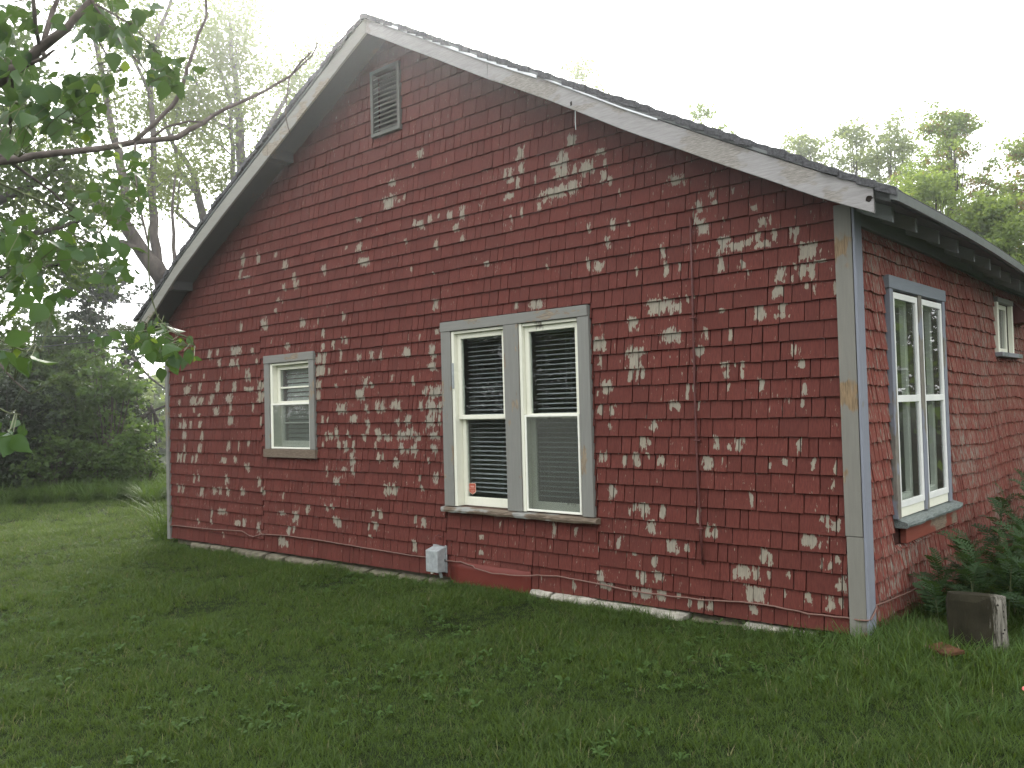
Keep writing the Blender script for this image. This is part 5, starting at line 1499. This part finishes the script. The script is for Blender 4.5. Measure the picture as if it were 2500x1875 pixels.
def scatter(name, label, cat, pts, rot, scl, col):
    me = bpy.data.meshes.new(name)
    me.vertices.add(len(pts)); me.vertices.foreach_set('co', np.ascontiguousarray(pts, dtype=np.float32).ravel())
    a = me.attributes.new('rot', 'FLOAT_VECTOR', 'POINT'); a.data.foreach_set('vector', np.ascontiguousarray(rot, dtype=np.float32).ravel())
    a = me.attributes.new('scl', 'FLOAT', 'POINT'); a.data.foreach_set('value', np.ascontiguousarray(scl, dtype=np.float32))
    o = bpy.data.objects.new(name, me); C.objects.link(o)
    g = bpy.data.node_groups.new(name, 'GeometryNodeTree')
    g.interface.new_socket('Geometry', in_out='INPUT', socket_type='NodeSocketGeometry')
    g.interface.new_socket('Geometry', in_out='OUTPUT', socket_type='NodeSocketGeometry')
    gi = g.nodes.new('NodeGroupInput'); go = g.nodes.new('NodeGroupOutput')
    ip = g.nodes.new('GeometryNodeInstanceOnPoints'); ci = g.nodes.new('GeometryNodeCollectionInfo')
    ci.inputs['Collection'].default_value = col
    ci.inputs['Separate Children'].default_value = True
    ci.inputs['Reset Children'].default_value = True
    ar = g.nodes.new('GeometryNodeInputNamedAttribute'); ar.data_type = 'FLOAT_VECTOR'; ar.inputs['Name'].default_value = 'rot'
    as_ = g.nodes.new('GeometryNodeInputNamedAttribute'); as_.data_type = 'FLOAT'; as_.inputs['Name'].default_value = 'scl'
    g.links.new(gi.outputs[0], ip.inputs['Points']); g.links.new(ci.outputs[0], ip.inputs['Instance'])
    ip.inputs['Pick Instance'].default_value = True
    g.links.new(ar.outputs['Attribute'], ip.inputs['Rotation']); g.links.new(as_.outputs['Attribute'], ip.inputs['Scale'])
    g.links.new(ip.outputs[0], go.inputs[0])
    m = o.modifiers.new('scatter', 'NODES'); m.node_group = g
    return tag(o, label, cat, kind='stuff')

def ground_points(n, dmin, dmax, power=0.5, half=36.5):
    """points spread evenly on the lawn in the wedge the photographer sees, plus a margin"""
    d = np.sqrt(dmin ** 2 + (dmax ** 2 - dmin ** 2) * nr.rand(n))
    az = math.atan2(FW.x, FW.y) + np.radians(nr.uniform(-half, half, n))
    x = CAM.x + d * np.sin(az); y = CAM.y + d * np.cos(az)
    ok = ~((x < 0.02) & (x > -9.86) & (y > -0.03) & (y < 12.1))
    return x[ok], y[ok], d[ok]
def lawn(n, dmin, dmax, s0, s1, power=0.5):
    x, y, d = ground_points(n, dmin, dmax, power)
    z = np.array([gz(a, b) for a, b in zip(x, y)])
    pts = np.stack([x, y, z - 0.004], 1)
    rot = np.stack([nr.normal(0, .12, len(x)), nr.normal(0, .12, len(x)), nr.uniform(0, 6.28, len(x))], 1)
    patch = np.array([mnoise.noise(Vector((a * 1.3, b * 1.3, 5))) for a, b in zip(x, y)])
    scl = nr.uniform(s0, s1, len(x)) * (1 + 0.75 * patch)
    nw = (y > -0.35) & (y < 0.2) & (x > -9.9) & (x < -0.3)
    scl[nw] *= 0.95
    # longer growth at the near corner
    lc = np.exp(-(((x - 0.45) / 0.7) ** 2 + ((y - 0.0) / 0.8) ** 2))
    scl *= (1 + 0.8 * lc) * 0.80
    return pts, rot, scl
A = [lawn(16000, 2.5, 5.2, 0.55, 1.15), lawn(23000, 5.2, 8.0, 0.6, 1.25), lawn(26000, 8.0, 12.0, 0.85, 1.4), lawn(26000, 12.0, 18.0, 1.1, 1.8), lawn(24000, 18.0, 28.0, 1.5, 2.3)]
scatter('lawn_grass', 'uneven green mown grass in front of the house', 'grass', *[np.concatenate([a[i] for a in A]) for i in range(3)], col_t)
x, y, d = ground_points(6500, 2.7, 14.0)
z = np.array([gz(a, b) for a, b in zip(x, y)])
keep_ = np.array([mnoise.noise(Vector((a * .8, b * .8, 9))) for a, b in zip(x, y)]) > -0.05
x, y, z = x[keep_], y[keep_], z[keep_]
scatter('lawn_weeds', 'broad-leaved weeds mixed into the lawn', 'weeds', np.stack([x, y, z + .012], 1), np.stack([nr.normal(0, .2, len(x)), nr.normal(0, .2, len(x)), nr.uniform(0, 6.28, len(x))], 1), nr.uniform(.25, .8, len(x)), col_w)
# longer grass: lawn edge, the corner, along the side wall
LP = []
for i in range(5200):
    u_ = rnd.uniform(-60, 420)
    q = at(u_, 1150, rnd.uniform(19.4 + 1.6 * mnoise.noise(Vector((u_ / 55, 0, 1))), 25)); LP.append((q.x, q.y, rnd.uniform(1.2, 2.8)))
for i in range(240):
    LP.append((rnd.gauss(0.35, 0.35), rnd.gauss(-0.05, 0.28), rnd.uniform(.5, .95)))
for i in range(500):
    yy = rnd.uniform(0.2, 5.5); LP.append((rnd.uniform(0.9, 2.2), yy, rnd.uniform(.6, 1.2)))
for i in range(300):
    LP.append((rnd.uniform(-9.7, -0.3), -rnd.uniform(0.10, 0.35), rnd.uniform(.3, .6)))
for i in range(150):
    LP.append((rnd.uniform(0.3, 1.9), rnd.uniform(-1.4, 0.3), rnd.uniform(.35, .75)))
LP = [p for p in LP if not (-9.86 < p[0] < 0.03 and p[1] > -0.03)]
pts = np.array([(a, b, gz(a, b)) for a, b, s_ in LP])
scatter('tall_grass', 'longer unmown grass along the lawn edge and the house corner', 'grass', pts, np.stack([nr.normal(0, .15, len(pts)), nr.normal(0, .15, len(pts)), nr.uniform(0, 6.28, len(pts))], 1), np.array([s_ for a, b, s_ in LP]), col_l)
# clump of arching grass beside the left corner
c0 = Vector((-10.25, 0.25, 0)); c0.z = gz(c0.x, c0.y)
mb = MB()
for i in range(150):
    a = rnd.uniform(0, 2 * PI); rr = 0.28 * math.sqrt(rnd.random())
    blade(mb, rr * math.cos(a), rr * math.sin(a), rnd.uniform(.4, .95), rnd.uniform(.010, .018), rnd.uniform(0, 2 * PI), rnd.uniform(.1, .5), rnd.uniform(.2, .8))
o = mb.build('grass_clump', M['tallgrass']); o.location = c0
tag(o, 'clump of long arching grass beside the left corner of the house', 'grass clump')

# fern-leaved weeds along the side wall
def frond_mesh(seed):
    r = random.Random(seed)
    mb = MB()
    n = 9
    def sp(f): return Vector((0, f, 0.22 * math.sin(f * 2.4) - 0.18 * f * f))
    mb.tube([sp(i / 6) for i in range(7)], [0.009, .008, .007, .006, .005, .004, .003], 3, cap=False)
    for i in range(n):
        f = 0.16 + 0.80 * i / (n - 1)
        ln = 0.30 * math.sin(min(1, (1.12 - f) * 1.15) * PI * .62) + 0.03
        c = sp(f)
        for s_ in (-1, 1):
            d = Vector((s_ * 1.0, 0.55, r.uniform(-.15, .2))).normalized()
            w = Vector((-d.y * s_, d.x * s_, 0)) * 0.055
            up = Vector((0, 0, 0.02))
            q = [c, c + d * ln * .3 + w, c + d * ln * .45 + w * .35, c + d * ln * .65 + w * .9, c + d * ln * .8 + w * .25, c + d * ln, c + d * ln * .75 - w * .6, c + d * ln * .5 - w * .3, c + d * ln * .35 - w * .8]
            mb.add([tuple(v) for v in q], [(0, 1, 2), (0, 2, 4), (2, 3, 4), (0, 4, 5), (0, 5, 7), (5, 6, 7), (0, 7, 8)])
    me = bpy.data.meshes.new('leaf'); me.from_pydata([tuple(v) for v in mb.v], [], mb.f)
    me.materials.append(M['fern'])
    return me
FM = [frond_mesh(s_) for s_ in range(3)]
def fern_plant(x, y, h, label):
    z = gz(x, y)
    t = empty('fern_weed', (x, y, z), label, 'weed plant', 'fern-leaved weeds along the side wall')
    mb = MB()
    lean = (rnd.uniform(-.15, .15), rnd.uniform(-.15, .15))
    path = [Vector((lean[0] * f * h, lean[1] * f * h, h * f * .85)) for f in (0, .3, .6, 1)]
    mb.tube(path, [.006, .005, .004, .003], 5)
    mb.build('stem', M['stem'], t)
    n = 12
    for i in range(n):
        f = 0.2 + 0.8 * i / (n - 1)
        p = Vector((lean[0] * f * h, lean[1] * f * h, h * f * .85))
        o = bpy.data.objects.new('leaf', rnd.choice(FM)); C.objects.link(o)
        o.parent = t; o.location = p
        s_ = rnd.uniform(.20, .30) * (1.1 - .35 * f)
        o.scale = (s_, s_, s_)
        o.rotation_euler = (rnd.uniform(0.0, .7) if f < .8 else rnd.uniform(.6, 1.1), rnd.uniform(-.2, .2), i * 2.4 + rnd.uniform(-.4, .4))
fp = []
for k in range(36):
    for tr_ in range(60):
        y = rnd.uniform(0.95, 4.9); x = rnd.uniform(0.16, 1.25)
        if y < 1.6 and x < 0.12 + (1.6 - y) * .2: continue
        if all((x - a) ** 2 + (y - b) ** 2 > 0.045 for a, b in fp): break
    fp.append((x, y))
    h = min(0.78, 0.34 + 0.17 * y) * rnd.uniform(.75, 1.1)
    if x > 0.9: h *= .85
    fern_plant(x, y, h, 'dark green weed with feathery divided leaves beside the side wall')
for (x, y, h) in ((0.28, 0.62, .24), (0.5, 0.75, .38), (0.85, 0.62, .42), (0.2, .95, .4), (.4, 1.0, .45), (.65, .9, .5), (.95, .95, .5), (1.2, .8, .45), (.75, 1.2, .55), (1.05, 1.3, .58), (.3, 1.25, .5), (1.3, 1.3, .5)):
    fern_plant(x, y, h, 'dark green weed with feathery divided leaves beside the side wall')

# weathered block of wood, brown board, faded red plastic ring
m, t_, b_ = newmat('dark_mossy_wood')
n1 = noise(t_, mapping(t_, pos(t_), (60, 60, 5)), 1.0, 5, .7); n2 = noise(t_, pos(t_), 9, 4)
tcn = N(t_, 'ShaderNodeTexCoord'); sx = N(t_, 'ShaderNodeSeparateXYZ'); L(t_, tcn.outputs['Object'], sx.inputs[0])
edge = ramp(t_, mth(t_, 'ADD', mth(t_, 'MULTIPLY', sx.outputs['X'], 3.0), mth(t_, 'ADD', mth(t_, 'MULTIPLY', n1, .5), -.05)), [(.40, 0.0), (.50, 1.0)])
vor = N(t_, 'ShaderNodeTexVoronoi', Scale=30.0); L(t_, tcn.outputs['Object'], vor.inputs['Vector'])
holes = ramp(t_, vor.outputs['Distance'], [(.16, 1.0), (.24, 0.0)])
lightc = mix(t_, ramp(t_, n1, [(.35, 0.0), (.6, 1.0)]), (.03, .027, .022), (.24, .225, .19))
lightc = mix(t_, holes, lightc, (.02, .018, .015))
L(t_, mix(t_, edge, mix(t_, n2, (.008, .008, .005), (.045, .040, .026)), lightc), b_.inputs['Base Color'])
b_.inputs['Roughness'].default_value = .9; b_.inputs['Specular IOR Level'].default_value = .08
bump(t_, b_, n1, .8, .01)
M['block'] = m
q0 = gz(.63, .03)
blk = empty('wood_block', (0.67, 0.02, q0), 'dark weathered block of wood with a pale ridged right side', 'wood block', rz=0.18)
mb = MB()
n = 16
rings = []
for j, (z, s_) in enumerate(((-.05, .97), (.08, .99), (.2, 1.0), (.32, 1.0), (.365, .97))):
    r_ = []
    for i in range(n):
        a = 2 * PI * i / n
        ca, sa = math.cos(a), math.sin(a)
        rx = 0.165 * math.copysign(abs(ca) ** .55, ca); ry = 0.085 * math.copysign(abs(sa) ** .7, sa)
        r_.append((rx * s_ + rnd.uniform(-.007, .007) - .05 * z, ry * s_ + rnd.uniform(-.006, .006), z + rnd.uniform(-.006, .006)))
    rings += r_
fs = [tuple(reversed(range(n))), tuple(4 * n + i for i in range(n))]
for j in range(4):
    for i in range(n):
        fs.append((j * n + i, j * n + (i + 1) % n, (j + 1) * n + (i + 1) % n, (j + 1) * n + i))
mb.add(rings, fs)
mb.build('body', M['block'], blk, bevel=.004)
blk.rotation_euler = (-0.10, 0.03, 0.24)
mb = MB()
mb.hexa([(-.11, -.05, 0), (.10, -.06, 0), (.12, .05, 0), (-.09, .06, 0), (-.11, -.05, .022), (.10, -.06, .018), (.12, .05, .022), (-.09, .06, .028)])
o = mb.build('brown_board', M['brown_wood'], bevel=.003); o.location = (.555, -.30, gz(.55, -.3) + .075); o.rotation_euler = (.12, -.05, -.65)
tag(o, 'short rusty brown board lying in the grass in front of the wood block', 'board')
rg = empty('plastic_ring', (1.125, -.86, gz(1.12, -.86) + .1), 'small faded red plastic openwork ring on a short stake at the right edge', 'garden ornament')
mb = MB()
def circ(r_, z, tr_):
    pts = [(r_ * math.cos(a), r_ * math.sin(a), z) for a in np.linspace(0, 2 * PI, 19)]
    mb.tube(pts, tr_, 5, cap=False)
circ(.045, 0, .006); circ(.018, .006, .004)
for i in range(8):
    a = i * PI / 4
    mb.tube([(.018 * math.cos(a), .018 * math.sin(a), .006), (.045 * math.cos(a), .045 * math.sin(a), 0)], .0035, 4)
mb.build('ring', M['pink'], rg)
mb = MB(); mb.tube([(0, 0, -.13), (0, 0, .004)], .005, 6); mb.build('stake', M['cream_smooth'], rg)

# ---------------------------------------------------------------- haze volume added to imitate lens glare near the sun
hz = bpy.data.materials.new('glare_haze'); hz.use_nodes = True
ht = hz.node_tree
for n in list(ht.nodes): ht.nodes.remove(n)
ho = ht.nodes.new('ShaderNodeOutputMaterial'); pv = ht.nodes.new('ShaderNodeVolumePrincipled')
pv.inputs['Color'].default_value = (0.93, 0.96, 1.0, 1)
pv.inputs['Density'].default_value = 0.0022
pv.inputs['Anisotropy'].default_value = 0.885
ht.links.new(pv.outputs[0], ho.inputs['Volume'])
mb = MB(); mb.box(-72, 45, -45, 66, -2.5, 22)
o = mb.build('haze', hz)
o['kind'] = 'stuff'; o['label'] = 'added thin haze volume over the whole yard that imitates lens glare'; o['category'] = 'haze'
